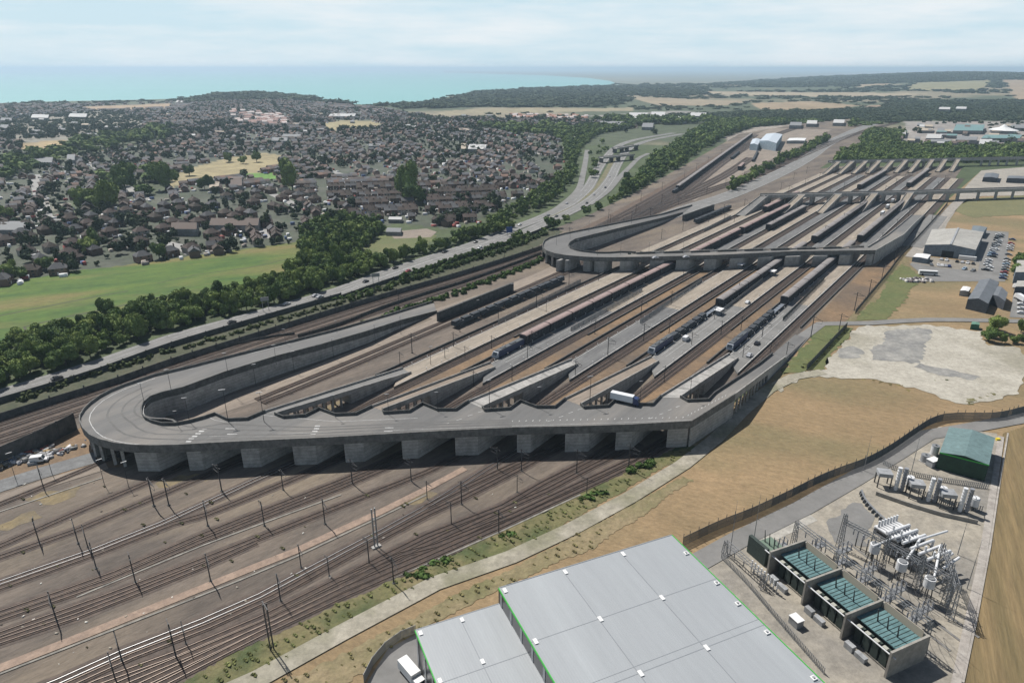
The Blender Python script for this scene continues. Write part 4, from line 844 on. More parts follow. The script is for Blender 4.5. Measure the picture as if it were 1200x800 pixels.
# sheds, conservatories and parked vans between the houses
VV = []; FF = []; CC = []; kk = 0; bx = [(-.5,-.5,0),(.5,-.5,0),(.5,.5,0),(-.5,.5,0),(-.5,-.5,1),(.5,-.5,1),(.5,.5,1),(-.5,.5,1)]; bf = [(0,1,5,4),(1,2,6,5),(2,3,7,6),(3,0,4,7),(4,5,6,7)]
PALE = [(.75,.75,.74),(.6,.6,.6),(.75,.75,.74),(.4,.42,.45),(.1,.1,.11),(.3,.08,.07),(.1,.14,.25),(.45,.4,.34),(.25,.22,.2)]
for x, y, a, t in HX:
    for q in range(RNG.integers(1, 5)):
        d = RNG.uniform(6.5, 11) * RNG.choice([-1, 1]); u = RNG.uniform(-4, 4); xx = x - math.sin(a) * d + math.cos(a) * u; yy = y + math.cos(a) * d + math.sin(a) * u
        w_, l_, h_ = RNG.uniform(1.6, 2.4), RNG.uniform(2.4, 4.6), RNG.uniform(1.4, 2.3); put(np.array(bx) * (l_, w_, h_), bf, PALE[RNG.integers(0, len(PALE))], xx, yy, a + RNG.choice([0, PI / 2]), float(hgt(xx, yy)) if yy > 1500 else 0)
o = np_mesh('garden_clutter', np.vstack(VV), np.array(FF), TINT, np.vstack(CC)); tag(o, 'sheds, conservatories and parked cars scattered between the far houses', 'garden clutter', kind='stuff')

hedge([(20,470),(80,450),(140,431),(200,412)], 4, 2.2, 'dark scrub between noise barrier and railway wall, far left', 21, (.06,.075,.03))
hedge([(220,407),(280,390),(340,372),(400,355)], 4, 2.2, 'dark scrub between noise barrier and railway wall, left of the gantry', 22, (.06,.075,.03))
hedge([(410,352),(470,333),(530,313),(590,294),(640,274)], 7, 3.4, 'thick green scrub below the motorway, above the main line', 23, (.07,.10,.034))
# ------------------------------------------------------------------ masts and lamps
def mk(name, mb, m): me = bpy.data.meshes.new(name); me.from_pydata(mb.v, [], mb.f); me.materials.append(m); return me
YA = math.atan2(.8, .6)
mb = MB(); mb.box((0, 0, -.1), (.7, .7, .4)); M_BASE = mk('mast_base', mb, CONC_D)
mb = MB(); mb.bar((0, 0, 0), (0, 0, 9.2), .17, 6, .13); M_POLE = mk('mast_pole', mb, STEEL)
mb = MB()
for sg in (1,):
    mb.bar((0, 0, 7.6), (0, -3.2 * sg, 7.9), .09, 4); mb.bar((0, 0, 8.9), (0, -2.6 * sg, 7.9), .08, 4); mb.bar((0, 0, 8.2), (0, 1.3, 8.3), .09, 4); mb.bar((0, 0, 6.3), (0, -3.0 * sg, 6.5), .06, 4); mb.bar((0, -3.0, 6.5), (0, -3.1, 7.9), .04, 4)
M_ARM = mk('cantilever_arm', mb, STEEL)
mb = MB(); mb.bar((0, 0, 0), (0, 0, 10), .11, 6, .07); L_POLE = mk('lamp_pole', mb, STEEL)
mb = MB(); mb.box((.5, 0, 9.95), (1.3, .32, .16)); mb.box((-.4, 0, 9.95), (.5, .25, .12)); L_HEAD = mk('lamp_head', mb, GALV)
def inst(name, me, root): o = bpy.data.objects.new(name, me); COL.objects.link(o); o.parent = root; return o
def mast(px, py, sz=1.0, place='', rot=YA, base='dark steel catenary mast', flip=1):
    p = G(px, py); o = empty('catenary_mast', p, rot + (0 if flip > 0 else PI)); o.scale = (sz, sz, sz * .9)
    inst('base', M_BASE, o); inst('pole', M_POLE, o); inst('cantilever_arm', M_ARM, o); reg(o, base, place, 'mast', 'catenary masts'); return o
def lamp(px, py, z=0., h=1.0, place='', rot=0, base='slender grey lamp column'):
    p = G(px, py, z); o = empty('street_lamp', p, rot); o.scale = (h, h, h)
    inst('pole', L_POLE, o); inst('lamp_head', L_HEAD, o); reg(o, base, place, 'street lamp', 'street lamps'); return o
fore = [(46.6,637,1),(92,637,1),(103,641,.9),(113,666,1),(180.6,593,1.2),(198,592,1.15),(260,575.6,1.15),(243.7,616,1.05),(332,574,.9),(310,616,1),(381,614,1.05),(66.5,727,1.05),(159,682.5,1.05),(247,681,1.05),(353,665,.9),(386,675,.75),(329,704,1),(143,774,1.05),(206.5,770,1.15),(218,754,.8),(51,571,.95),(482,564,1),(500.6,585,.8),(541,591,1),(583,550,1),(606,576.6,.75),(611,552,1),(529,614,.9),(584.6,624.5,.95),(675.7,555,1.1),(687.5,580,.75),(736.5,550,1.15),(461.4,683.6,1),(432.7,660,.95),(413,567,1.1),(135,795,.9)]
for k, (x, y, s) in enumerate(fore): mast(x, y, s, 'among the foreground tracks', R(35 if y > 600 else 48), flip=1 if k % 3 else -1)
mid = [(483,413.6,1.3),(531.6,408.5,1.1),(539,389,.9),(521.5,422,.9),(469,429,.9),(584,375,1.1),(628.5,363,1.4),(666.6,336,1.2),(701,331,1),(623,407,1.1),(618,422,1),(697,391.6,1),(712,418.6,1.3),(754,400,1.2),(751,371,1.2),(784,390,1),(786,359.6,1.2),(674,442,1),(778,448,1),(810,406.6,1),(844.6,393,1),(836.7,376,1),(865,346,1),(868,387.5,1),(892.5,397.6,1.3),(870,421,1),(921,419,1),(902,417,.9),(576,409,.9),(555,452,.9),(600,446,.9),(545,420,.8),(745,322,1),(800,330,1),(850,318,1),(720,345,1),(690,362,1)]
for x, y, s in mid: mast(x, y, s * .92, 'between the near platforms', YA)
for x, y, s in ((950,395,1.3),(983,387.5,1.1),(1001,364,1.25),(1017.5,347,1.2),(1033,327.5,1.2),(1048,307,1.2),(1071,285,1.1),(1091,262,1.1)): mast(x, y, s, 'on the dry bank right of the yard', YA, 'rusty brown catenary mast')
for k in range(13):   # the railway corridor left of the yard
    i = int(len(PRC) * (.12 + .055 * k)); 
    if i < len(PRC) - 1:
        for d, pl in ((-14, 'on the far side of the main line'), (6.5, 'on the near side of the main line')):
            q = offset(PRC, d)[i]; a, b = PX(q.x, q.y)
            if a > -10: mast(a, b, 1, pl, math.atan2(.5, .86) + .5)
for row in range(4):
    for k in range(7):
        p = ST(560 + 60 * k, -198.4 + 39.75 * row); a, b = PX(p.x, p.y); mast(a, b, 1, 'between the far platforms', YA)
for x, y in ((700,282),(730,268),(762,254),(795,240),(828,228),(715,262),(745,250),(850,218),(872,208),(680,290)): mast(x, y, .95, 'in the sidings above the middle flyover', YA)
for x, y in ((848,250),(872,243),(893,236),(915,222),(930,210),(945,203),(905,240),(860,262),(830,262),(800,270),(775,280)): mast(x, y, .95, 'left edge of the far platforms', YA)
DL = [(170,476,.9),(201,459,.9),(267,437,.85),(324,427,.85),(455.6,486,.8),(513,482,.75),(573.6,478.7,1.1),(632.5,478.7,.85),(691,475.4,1.15),(750,470,.8),(393,489,.85),(309.5,494,1.1),(267.5,494,1.2),(209,500,.6),(222,494,.9),(335,404,.75),(395,390,.6),(808,468,.9)]
for x, y, h in DL: lamp(x, y, DZ if not (x > 330 and y < 410) else 6.5, h, 'on the nearest flyover', R(200))
for x, y in ((652,288),(668,281),(690,272),(712,266),(740,262),(676,296),(700,300),(727,299),(760,299),(800,298),(840,297)): lamp(x, y, 8.5, .85, 'on the middle flyover', R(20))
for x, y in ((232,520),(61,555),(151,571),(122.5,568),(18,560)): lamp(x, y, 0, .9, 'on the ground left of the nearest flyover', R(40)) if x != 232 else None
for x, y in ((300,452),(345,436),(391,420),(440,402),(470,392),(505,430),(640,368),(560,372),(600,352)): lamp(x, y, 0, .95, 'in the strip inside the hairpin loop', R(30))
# big steel gantry in the foreground
p = G(441, 641); o = empty('steel_gantry', p, R(38)); tag(o, 'tall grey steel portal mast with a concrete base among the foreground tracks', 'gantry')
for sg in (-.45, .45): inst('post', mk('post', MB().box((sg, 0, 0), (.28, .35, 12.5)), GALV), o)
mb = MB(); mb.box((0, 0, -.05), (2.6, 1.2, .5)); inst('base', mk('base', mb, CONC), o); mb = MB(); [mb.box((0, 0, 2 * k + 1), (.9, .12, .16)) for k in range(6)]; inst('brace', mk('brace', mb, GALV), o)
p = G(319, 761); o = empty('steel_gantry', p, R(38)); tag(o, 'dark lattice mast with crossarms, nearest the viewer at lower left', 'gantry')
for sg in (-.35, .35): inst('post', mk('post', MB().box((sg, 0, 0), (.25, .3, 13)), STEEL), o)
mb = MB(); [mb.bar((-.35, 0, k * 1.1), (.35, 0, k * 1.1 + 1.1), .05) for k in range(11)]; inst('brace', mk('brace', mb, STEEL), o); mb = MB(); mb.box((0, 0, 12.4), (.25, 3.4, .25)); inst('crossarm', mk('crossarm', mb, STEEL), o)
# motorway sign gantries
def sign(px, py, w_, h_, zz, label, m, rot, legs=1):
    p = G(px, py); o = empty('road_sign', p, rot); tag(o, label, 'road sign'); mb = MB(); mb.box((0, 0, zz), (w_, .2, h_)); inst('panel', mk('panel', mb, m), o)
    for k in range(2): inst('post', mk('post', MB().box(((-.35 + .7 * k) * w_, .15, 0), (.25, .25, zz + h_)), GALV), o)
sign(312, 365, 4.2, 2.0, 6.0, 'grey gantry sign seen from behind over the motorway', GALV, R(20))
sign(441, 335, 4.8, 2.2, 5.6, 'grey gantry sign from behind near the motorway, right of the green bushes', GALV, R(20))
sign(597, 277, 5, 4.5, 3.0, 'small blue road sign from behind beside the motorway bend', mat('blue_sign', (.03, .08, .25), rough=.5), R(20))
# ------------------------------------------------------------------ fences, screens, barriers
def fence(name, P, h, step, label, m, cat='fence', pale=.5, posth=0, solid=False, pw=.14, z=0):
    P = smoothline([G(x, y) for x, y in P], step); n = len(P); st = max(1, math.ceil(n / 98)); root = empty(name, P[0]); P0 = P[0].copy(); Q = [p - P0 for p in P]; tag(root, label, cat)
    pm = mk('post', MB().box((0, 0, 0), (pw, pw, h + posth)), m)
    for k in range(0, n, st): o = inst('post', pm, root); o.location = Q[k]
    mb = MB()
    if solid: mb.wall([q + Vector((0, 0, 0)) for q in Q], 0, h, .16)
    else:
        for i in range(n - 1):
            a, b = Q[i], Q[i + 1]; k = max(1, int((b - a).length / pale))
            for j in range(k): c0 = a.lerp(b, j / k); mb.box((c0.x, c0.y, .1), (.24, .06, h - .15), (b.x - a.x, b.y - a.y))
            for zz in (.3, h * .5, h - .3): mb.wall([a + Vector((0, 0, zz)), b + Vector((0, 0, zz))], -.04, .05, .05)
    inst('panel', mk('panel', mb, m), root); return root
fence('security_fence', [(800,640),(840,621),(880,605),(920,586),(960,566),(990,554),(1012,546),(1040,531),(1068,512),(1088,499),(1104,493.5),(1120,492),(1160,492),(1180,489),(1200,484),(1260,472)], 3.2, 3, 'tall dark palisade fence between dry grass and compound road', mat('dark_palisade', (.07, .085, .095), rough=.6), pale=.34, posth=1.0)
fence('security_fence', [(427,800),(437,780),(452,762),(470,749),(487,742)], 2.6, 2.6, 'short curved grey palisade fence at the corner of the low warehouse block', GALV, pale=.32)
fence('security_fence', [(945,434),(960,418),(975,402),(992,384)], 3.0, 3, 'dark leaning mesh fence left of the pale gravel lot', FENCEM, pale=.3)
fence('security_fence', [(1002,368),(1020,346),(1040,322),(1055,302),(1075,280),(1095,258),(1110,240)], 2.6, 4, 'dark mesh fence on the bank between yard and green strip', FENCEM, pale=.5, posth=.6)
fence('security_fence', [(1068,575),(1100,590),(1150,600)], 2.2, 3, 'low grey mesh fence between filter stacks and pipework', GALV, pale=.5)
fence('security_fence', [(1035,545),(1060,556),(1110,566),(1157,573)], 2.0, 3, 'low grey mesh fence behind the three filter stacks', GALV, pale=.5)
fence('security_fence', [(845,655),(870,680),(900,715),(930,750),(965,790)], 2.0, 3, 'grey mesh fence between warehouse and transformer bays', GALV, pale=.5)
BAR = mat('barrier_panels', (.055, .06, .06), (.09, .095, .09), scale=.3)
fence('noise_barrier', [(-160,522),(0,473),(60,455),(120,436),(202,406.5),(304,376),(400,348)], 2.6, 9, 'long dark noise barrier with posts below the motorway, left part', BAR, 'barrier', solid=True, posth=.3, pw=.35)
fence('noise_barrier', [(400,350),(448,333),(504,315),(560,297),(608,281),(650,264)], 2.2, 9, 'dark noise barrier below the motorway, right part behind the hedges', BAR, 'barrier', solid=True, posth=.3, pw=.35)
fence('retaining_wall', [(-160,540),(0,493),(60,474),(140,449),(202,427),(304,395),(360,377),(448,350),(530,326),(600,304),(650,287)], 3.0, 9, 'dark posted retaining wall along the upper side of the railway', CONC_D, 'wall', solid=True, posth=.9, pw=.35)
fence('retaining_wall', [(-120,592),(0,546),(45,526),(90,503)], 6.5, 7, 'tall dark retaining wall left of the nearest flyover, above the rubble', CONC_D, 'wall', solid=True, posth=.2, pw=.4)
fence('retaining_wall', [(350,396),(400,381),(448,362),(500,345),(545,331),(590,315),(634,298)], 1.9, 7, 'dark low wall between the main line and the green hedge', CONC_D, 'wall', solid=True, posth=.2, pw=.4)
fence('retaining_wall', [(100,462),(150,444),(230,418),(300,399),(345,392)], 1.3, 7, 'low dark wall behind the upper side of the nearest hairpin', CONC_D, 'wall', solid=True, pw=.3)
for lab, x0, y0, x1, y1, h in (('screen on the leftmost tan platform', 584, 381, 680, 333, 3.2), ('screen on the second platform from the left', 669, 390, 752, 343, 3.2), ('screen on the third platform from the left', 750, 381, 822, 332, 3.2), ('screen on the fourth platform, beside the parked tall train', 842, 371, 893, 331, 3.2), ('screen on the rightmost platform, beside the wagons', 917, 378, 965, 330, 3.2), ('screen beside the far left platform', 825, 272, 856, 256, 3)):
    fence('lattice_screen', [(x0, y0), (x1, y1)], h, 5, 'tall grey lattice ' + lab, GALV if x0 < 900 else FENCEM, 'screen', pale=.42, pw=.3)
for k in range(5):
    o = MB().wall([ST(PS[k] + 60, C_[k] + 10.2), ST(S2[k], C_[k] + 10.2)], 0, .9, .4).build('low_wall', CONC_D); REG.append((o, 'low dark kerb wall beside the orange soil', 'in the near yard')); o['category'] = 'wall'; o['group'] = 'low kerb walls'
# long grey screens beside the approach road
for nm, x0, y0, x1, y1, h, wd, lab in (('concrete_screen', 513,377,601,341,5.2,1.2,'tall plain grey concrete screen wall, left of the roofed siding'), ('concrete_screen', 800,259,836,246,5.2,1.2,'tall plain grey screen wall in the far part of the approach strip')):
    a = G(x0, y0); b = G(x1, y1); mb = MB(); mb.wall([a, b], 0, h, wd); tag(mb.build(nm, CONC_D), lab, 'wall')
# ------------------------------------------------------------------ trains
WPINK = mat('faded_pink_roof', (.36, .27, .25), (.28, .215, .20), scale=.3, obj=True); WGREY = mat('weathered_grey_roof', (.30, .28, .27), (.22, .205, .2), scale=.3, obj=True); WSIDE = mat('dark_wagon_side', (.06, .062, .07), (.035, .037, .042), scale=.6, obj=True)
LOCO = mat('dark_blue_paint', (.03, .045, .11), rough=.4, spec=.5); LNOSE = mat('loco_white', (.36, .39, .43), rough=.4); LROOF = mat('loco_roof', (.10, .11, .12), rough=.6)
def wagon_mesh(L_, w_, h_, side): 
    mb = MB(); mb.box((0, 0, 1.0), (L_, w_ - .2, h_ - 1.3)); n = int(L_ / 2.4)
    for k in range(n + 1):
        x = -L_ / 2 + L_ * k / n
        for s in (-1, 1): mb.box((x + (.1 if k == 0 else -.1 if k == n else 0), s * (w_ / 2 - .05), 1.0), (.22, .16, h_ - 1.4))
    for s in (-1, 1): mb.box((0, s * (w_ / 2 - .05), 2.0), (L_, .1, .18)); 
    return mk('wagon', mb, side)
def roof_mesh(L_, w_, h_, m):
    mb = MB(); prof = [(-w_/2, h_-.35), (-w_*.38, h_-.02), (-w_*.2, h_+.14), (w_*.2, h_+.14), (w_*.38, h_-.02), (w_/2, h_-.35)]; n = len(prof)
    for x in (-L_ / 2, L_ / 2): mb.v += [(x, p[0], p[1]) for p in prof]
    mb.f += [(i, i + 1, n + i + 1, n + i) for i in range(n - 1)] + [tuple(range(n - 1, -1, -1)), tuple(range(n, 2 * n)), (0, n, 2 * n - 1, n - 1)]
    return mk('roof', mb, m)
mb = MB()
for x in (-.9, .9):
    for y in (-.75, .75): mb.bar((x, y - .07, .48), (x, y + .07, .48), .45, 12)
mb.box((0, 0, .45), (2.6, 1.7, .35)); BOGIE = mk('bogie', mb, DARK)
mb = MB(); L_ = 20.5; mb.box((.6, 0, 1.0), (19, 2.9, 2.6)); LB = mk('locomotive', mb, LOCO)
mb = MB(); prof = [(-9.0, 1.0), (-10.6, 1.1), (-10.4, 2.2), (-9.5, 3.5), (-8.9, 3.62)]
for y in (-1.46, 1.46): mb.v += [(p[0], y, p[1]) for p in prof]
mb.f += [(i, i + 1, 6 + i, 5 + i) for i in range(4)] + [(4, 3, 2, 1, 0), (5, 6, 7, 8, 9)]; LN = mk('nose', mb, LNOSE)
mb = MB(); mb.quad((-10.43, -1.2, 2.35), (-10.43, 1.2, 2.35), (-9.6, 1.1, 3.42), (-9.6, -1.1, 3.42)); LW = mk('windscreen', mb, GLASS)
mb = MB(); mb.box((.6, 0, 3.6), (18.6, 2.3, .35)); mb.box((3, 0, 3.95), (4, 1.2, .3)); mb.box((-4, 0, 3.95), (3, 1.2, .2)); LR = mk('roof', mb, LROOF)
mb = MB(); mb.bar((-4, -.7, 4.2), (-3, -.7, 5.2), .06); mb.bar((-4, .7, 4.2), (-3, .7, 5.2), .06); mb.bar((-3, -1, 5.2), (-3, 1, 5.2), .07); LP = mk('pantograph', mb, STEEL)
GEO = {'pink': (wagon_mesh(19.4, 4.0, 5.5, WSIDE), roof_mesh(19.5, 4.1, 5.5, WPINK), 20.2), 'grey': (wagon_mesh(19.4, 4.0, 5.5, WSIDE), roof_mesh(19.5, 4.1, 5.5, WGREY), 20.2)}
mb = MB(); mb.box((0, 0, .9), (19, 3.3, .4)); [mb.box((0, s * 1.7, 1.3), (19, .15, .9)) for s in (-1, 1)]; [mb.box((-8 + 4 * k, 0, 2.2), (.15, 3.4, .12)) for k in range(5)]; FLAT = mk('flat_wagon', mb, WSIDE)
mb = MB(); mb.box((0, 0, 1.32), (18.6, 3.0, .06)); FLOORW = mk('wagon_floor', mb, mat('blue_grey_floor', (.22, .25, .29), rough=.6))
mb = MB(); mb.box((0, 0, 1.0), (19.2, 3.2, 1.6)); [mb.box((-7 + 7 * k, 0, 2.6), (5.5, 2.6, .9)) for k in range(3)]; COV = mk('covered_wagon', mb, mat('slate_wagon', (.07, .08, .09), (.045, .05, .06), scale=.5, obj=True))
def train(s0, t, seq, label, d=1, frame=None):
    root = empty('train', ST(s0, t, .3) if frame is None else frame[0], YA if frame is None else frame[1]); tag(root, label, 'train'); x = 0
    for k in seq:
        if k == 'loco':
            x += 10.8; o = inst('locomotive', LB, root); o.location.x = x
            for nm, me in (('nose', LN), ('windscreen', LW), ('roof', LR), ('pantograph', LP)): inst(nm, me, o)
            for q in (-6, 0, 6.5): inst('bogie', BOGIE, o).location.x = q
            x += 10.6
        elif k in GEO:
            a, b, l = GEO[k]; x += l / 2; o = inst('wagon', a, root); o.location.x = x; inst('roof', b, o); [setattr(inst('bogie', BOGIE, o), 'location', (q, 0, 0)) for q in (-7, 7)]; x += l / 2
        elif k == 'flat': x += 10; o = inst('wagon', FLAT, root); o.location.x = x; inst('floor', FLOORW, o); [setattr(inst('bogie', BOGIE, o), 'location', (q, 0, 0)) for q in (-7, 7)]; x += 10
        elif k == 'cov': x += 10; o = inst('wagon', COV, root); o.location.x = x; [setattr(inst('bogie', BOGIE, o), 'location', (q, 0, 0)) for q in (-7, 7)]; x += 10
        elif k == 'gap': x += 20
    return root
def sp(x, y, z=0.3): return s_of(x, y, z)[0]
train(sp(575, 421), C_[1] - 7.0, ['loco'] + ['pink'] * 14, 'long shuttle train with blue locomotive and faded pink roofs, left in the yard')
train(sp(761, 417), C_[3] - 7.0, ['loco', 'cov', 'cov', 'flat'] + ['grey'] * 8, 'shuttle train with grey roofs and white-nosed locomotive, second track group from right')
train(sp(850, 412), C_[4] - 7.0, ['loco', 'cov', 'cov', 'flat'] + ['grey'] * 8, 'shuttle train with grey roofs on the rightmost track group')
train(sp(530, 384), s_of(530, 384)[1] + 1, ['cov'] * 2 + ['grey'] * 0 + ['cov'] * 3, 'low dark covered wagons standing beside the grey concrete screen')
train(sp(815, 262), s_of(815, 262)[1], ['cov'] * 4, 'short row of dark wagons in the far approach strip')
for (x, y, k, n, lab) in ((870,275,0,6,'pink-roofed far train behind the middle flyover'), (905,272,1,5,'grey far train with open car wagons behind the middle flyover'), (950,285,1,9,'grey far train in the middle of the far platforms'), (1010,285,1,10,'grey far train left of the queue of white lorries'), (985,255,1,6,'dark far train near the third flyover'), (1035,262,1,7,'grey far train right of the queue of white lorries'), (1000,222,1,7,'grey train between third and farthest flyover, left'), (1060,220,1,7,'grey train between third and farthest flyover, right'), (900,250,0,5,'short pink-roofed train left of the third flyover')):
    s_, t_ = s_of(x, y); t_ = min(t2, key=lambda q: abs(q + 6.5 - t_)) + 6.5; train(s_, t_, ['grey' if k else 'pink'] * n, lab)
a = G(789, 227); b = G(881, 159); an = math.atan2(b.y - a.y, b.x - a.x); n = int((b - a).length / 20.2); train(0, 0, ['cov'] + ['grey'] * (n - 1), 'very long train of grey wagons in the sidings right of the main line', frame=(a, an))
a = G(857, 187); train(0, 0, ['cov'] * 4, 'short dark train beside the depot shed', frame=(a, an)); a = G(882, 190); train(0, 0, ['cov'] * 6, 'row of dark wagons on the depot tracks below the shed', frame=(a, an + .05))
a = G(866, 200); train(0, 0, ['pink'] * 2, 'two red-brown wagons on the depot track', frame=(a, an))
# ------------------------------------------------------------------ cars, lorries
def car_meshes(col, van=False):
    mb = MB(); L_, W_, h1, h2 = (4.4, 1.8, .85, 1.45) if not van else (5.2, 2.0, 1.0, 2.1)
    cabx = (-1.5, 1.0) if not van else (-2.5, 1.5); top = (-1.05, .35) if not van else (-2.5, .9)
    prof = [(-L_/2, .3), (L_/2, .3), (L_/2, .65), (L_/2 - .15, h1 - .08), (cabx[1], h1), (top[1], h2), (top[0], h2), (cabx[0] if not van else -L_/2, h1 + (.05 if not van else .9)), (-L_/2, h1 - .05)]
    n = len(prof)
    for y in (-W_/2, W_/2): mb.v += [(p[0], y * (.82 if p[1] > h1 + .1 and not van else 1), p[1]) for p in prof]
    mb.f += [(i, (i + 1) % n, n + (i + 1) % n, n + i) for i in range(n)] + [tuple(range(n - 1, -1, -1)), tuple(range(n, 2 * n))]
    body = mk('body', mb, col); g = MB(); e = .015
    g.quad((cabx[1] - .05, -W_ * .38, h1 + .06), (cabx[1] - .05, W_ * .38, h1 + .06), (top[1] + .04, W_ * .34, h2 - .08), (top[1] + .04, -W_ * .34, h2 - .08))
    ws = [(g.v, g.f)]; g.v = [(v[0] + .05, v[1], v[2] + .04) for v in g.v]; wsm = mk('windscreen', g, GLASS)
    g = MB()
    for s in (-1, 1):
        x0, x1 = (cabx[0] + .35, cabx[1] - .35) if not van else (.2, 1.2); g.quad((x0, s * (W_ / 2 + .01), h1 + .05), (x1, s * (W_ / 2 + .01), h1 + .05), (top[1] - .05, s * (W_ * (.415 if not van else .5) + .02), h2 - .12), (top[0] + .1 if not van else .2, s * (W_ * (.415 if not van else .5) + .02), h2 - .12))
    sm = mk('side_window', g, GLASS); wh = MB(); wh.bar((0, -.11, 0), (0, .11, 0), .33, 12); return body, wsm, sm, mk('wheel', wh, DARK), L_, W_
CC_ = {'white': (.75,.75,.75), 'silver': (.45,.46,.48), 'black': (.02,.02,.025), 'dark blue': (.03,.05,.14), 'red': (.35,.03,.03), 'grey': (.16,.17,.18), 'pale blue': (.3,.42,.55)}
CMS = {c: car_meshes(mat('car_paint_' + c.replace(' ', '_'), v, rough=.3, spec=.5)) for c, v in CC_.items()}; VANM = car_meshes(MATS['car_paint_white'], True)
def car(p, ang_, colr, place, van=False):
    m = VANM if van else CMS[colr]; o = empty('van' if van else 'car', p, ang_); inst('body', m[0], o); inst('windscreen', m[1], o); inst('side_window', m[2], o)
    for x in (-m[4] * .3, m[4] * .31):
        for y in (-m[5] * .46, m[5] * .46): w_ = inst('wheel', m[3], o); w_.location = (x, y, .33)
    reg(o, (colr if not van else 'white') + (' van' if van else ' car'), place, 'van' if van else 'car', 'cars and vans'); return o
def on_line(P, frac, off, colr, place, van=False, z=.35, rev=False):
    i = int((len(P) - 2) * frac); d = (P[i + 1] - P[i]); a = math.atan2(d.y, d.x); q = offset(P, off)[i]; car((q.x, q.y, z), a + (PI if rev else 0), colr, place, van)
def near_px(P, px): return min(range(len(P)), key=lambda i: abs(PX(P[i].x, P[i].y)[0] - px)) / (len(P) - 2)
for x, off, c1 in ((88,-2,'black'),(271,-2,'black'),(331,2,'silver'),(357,-2,'silver'),(385,2,'silver'),(415,-2,'black'),(471,2,'black'),(527,2,'black'),(566,2,'black'),(612,1,'white'),(640,-2,'grey'),(668,2,'silver')): on_line(MW1, near_px(MW1, x), off, c1, 'on the motorway, left carriageway')
for x, off, c1 in ((467,-2,'red'),(560,-2,'white'),(600,2,'white'),(655,2,'black'),(683,-2,'black'),(697,2,'silver'),(708,-2,'black'),(716,2,'white')): on_line(MW2, near_px(MW2, x), off, c1, 'on the motorway, right carriageway', rev=True)
for (x, y, c1, van, pl) in ((47,540,'white',True,'beside the rubble heap'),(804,398,'white',True,'on the fourth platform'),(887,403,'black',False,'on the rightmost platform'),(878,417,'silver',False,'on the rightmost platform near its ramp'),(876,355,'white',False,'on the fourth platform by the screen'),(768,303,'silver',False,'on the middle flyover'),(804,302,'silver',False,'on the middle flyover')):
    car(G(x, y, .3 if y > 500 else DZ if y < 310 else 1.15), YA if y > 310 and y < 500 else .3, c1, pl, van)
cs = list(CC_)
def row(x0, y0, x1, y1, n, place, da=0, skip=.12):
    a = G(x0, y0); b = G(x1, y1); d = b - a; an = math.atan2(d.y, d.x) + PI / 2 + da
    for k in range(n):
        if RNG.random() < skip: continue
        p = a.lerp(b, k / max(1, n - 1)); car((p.x, p.y, .25), an + RNG.uniform(-.06, .06) + (PI if RNG.random() < .4 else 0), cs[int(RNG.choice(7, p=[.24, .18, .2, .12, .05, .15, .06]))], place)
row(1153,320,1170,276,19,'in the left row of the car park'); row(1157,320.5,1173,276,17,'in the second row of the car park', skip=.5); row(1175,327,1187,277,19,'in the right row of the car park', skip=.3)
row(1103,305,1140,310,7,'along the front of the grey warehouse', PI / 2 * 0); row(1091,311,1112,313,6,'on the dusty yard by the white hut'); row(1130,316,1140,318,3,'on the dusty yard near the car park'); row(1197,340,1197,368,7,'in the service yard, right edge')
row(1042,172,1115,172.5,26,'in the front row of the distant vehicle park', skip=.05); row(1045,169.5,1112,170,24,'in the middle row of the distant vehicle park', skip=.05); row(1050,167,1108,167.5,20,'in the back row of the distant vehicle park', skip=.05)
row(1125,175,1190,177,14,'in the row beyond the wood, far right'); row(905,268,925,258,8,'on the far open car wagons', PI / 2)
def lorry(p, an, label, curtain=(.72, .74, .76), cab='grey'):
    o = empty('lorry', p, an); o.scale = (.88, .88, .88); tag(o, label, 'lorry'); o['group'] = 'lorries'
    inst('trailer', mk('trailer', MB().box((-1.5, 0, 1.15), (9.5, 2.5, 2.75)), mat('lorry_box', curtain, rough=.5)), o)
    cb = MB(); prof = [(3.5, .5), (5.6, .5), (5.6, 1.7), (5.3, 2.9), (4.9, 3.3), (3.5, 3.4)]
    for y in (-1.2, 1.2): cb.v += [(q[0], y, q[1]) for q in prof]
    cb.f += [(i, (i + 1) % 6, 6 + (i + 1) % 6, 6 + i) for i in range(6)] + [(5, 4, 3, 2, 1, 0), (6, 7, 8, 9, 10, 11)]; cabo = inst('cab', mk('cab', cb, MATS['car_paint_dark_blue'] if cab == 'blue' else WHITE), o)
    inst('windscreen', mk('windscreen', MB().quad((5.64, -1.05, 1.8), (5.64, 1.05, 1.8), (5.38, 1.0, 2.8), (5.38, -1.0, 2.8)), GLASS), cabo)
    inst('chassis', mk('chassis', MB().box((-.8, 0, .7), (10.5, 1.2, .35)), STEEL), o)
    wm = MB(); wm.bar((0, -.15, 0), (0, .15, 0), .5, 12); wm = mk('wheel', wm, DARK)
    for x in (4.5, -3.2, -4.5):
        for y in (-1.05, 1.05): inst('wheel', wm, o).location = (x, y, .5)
lorry(G(733, 472, DZ), R(-28), 'white box lorry with dark cab on the nearest flyover', cab='blue')
for k, (x, y) in enumerate(((1031,263),(1034,252),(1040,244),(1046,237))): lorry(G(x, y, 1.2), YA, ('first', 'second', 'third', 'fourth')[k] + ' white lorry from the front in the queue between far trains')
lorry(G(1195,352,.3), R(80), 'white lorry in the service yard at the right edge'); lorry(G(1194,340,.3), R(85), 'white lorry with pale box parked behind another, right edge')
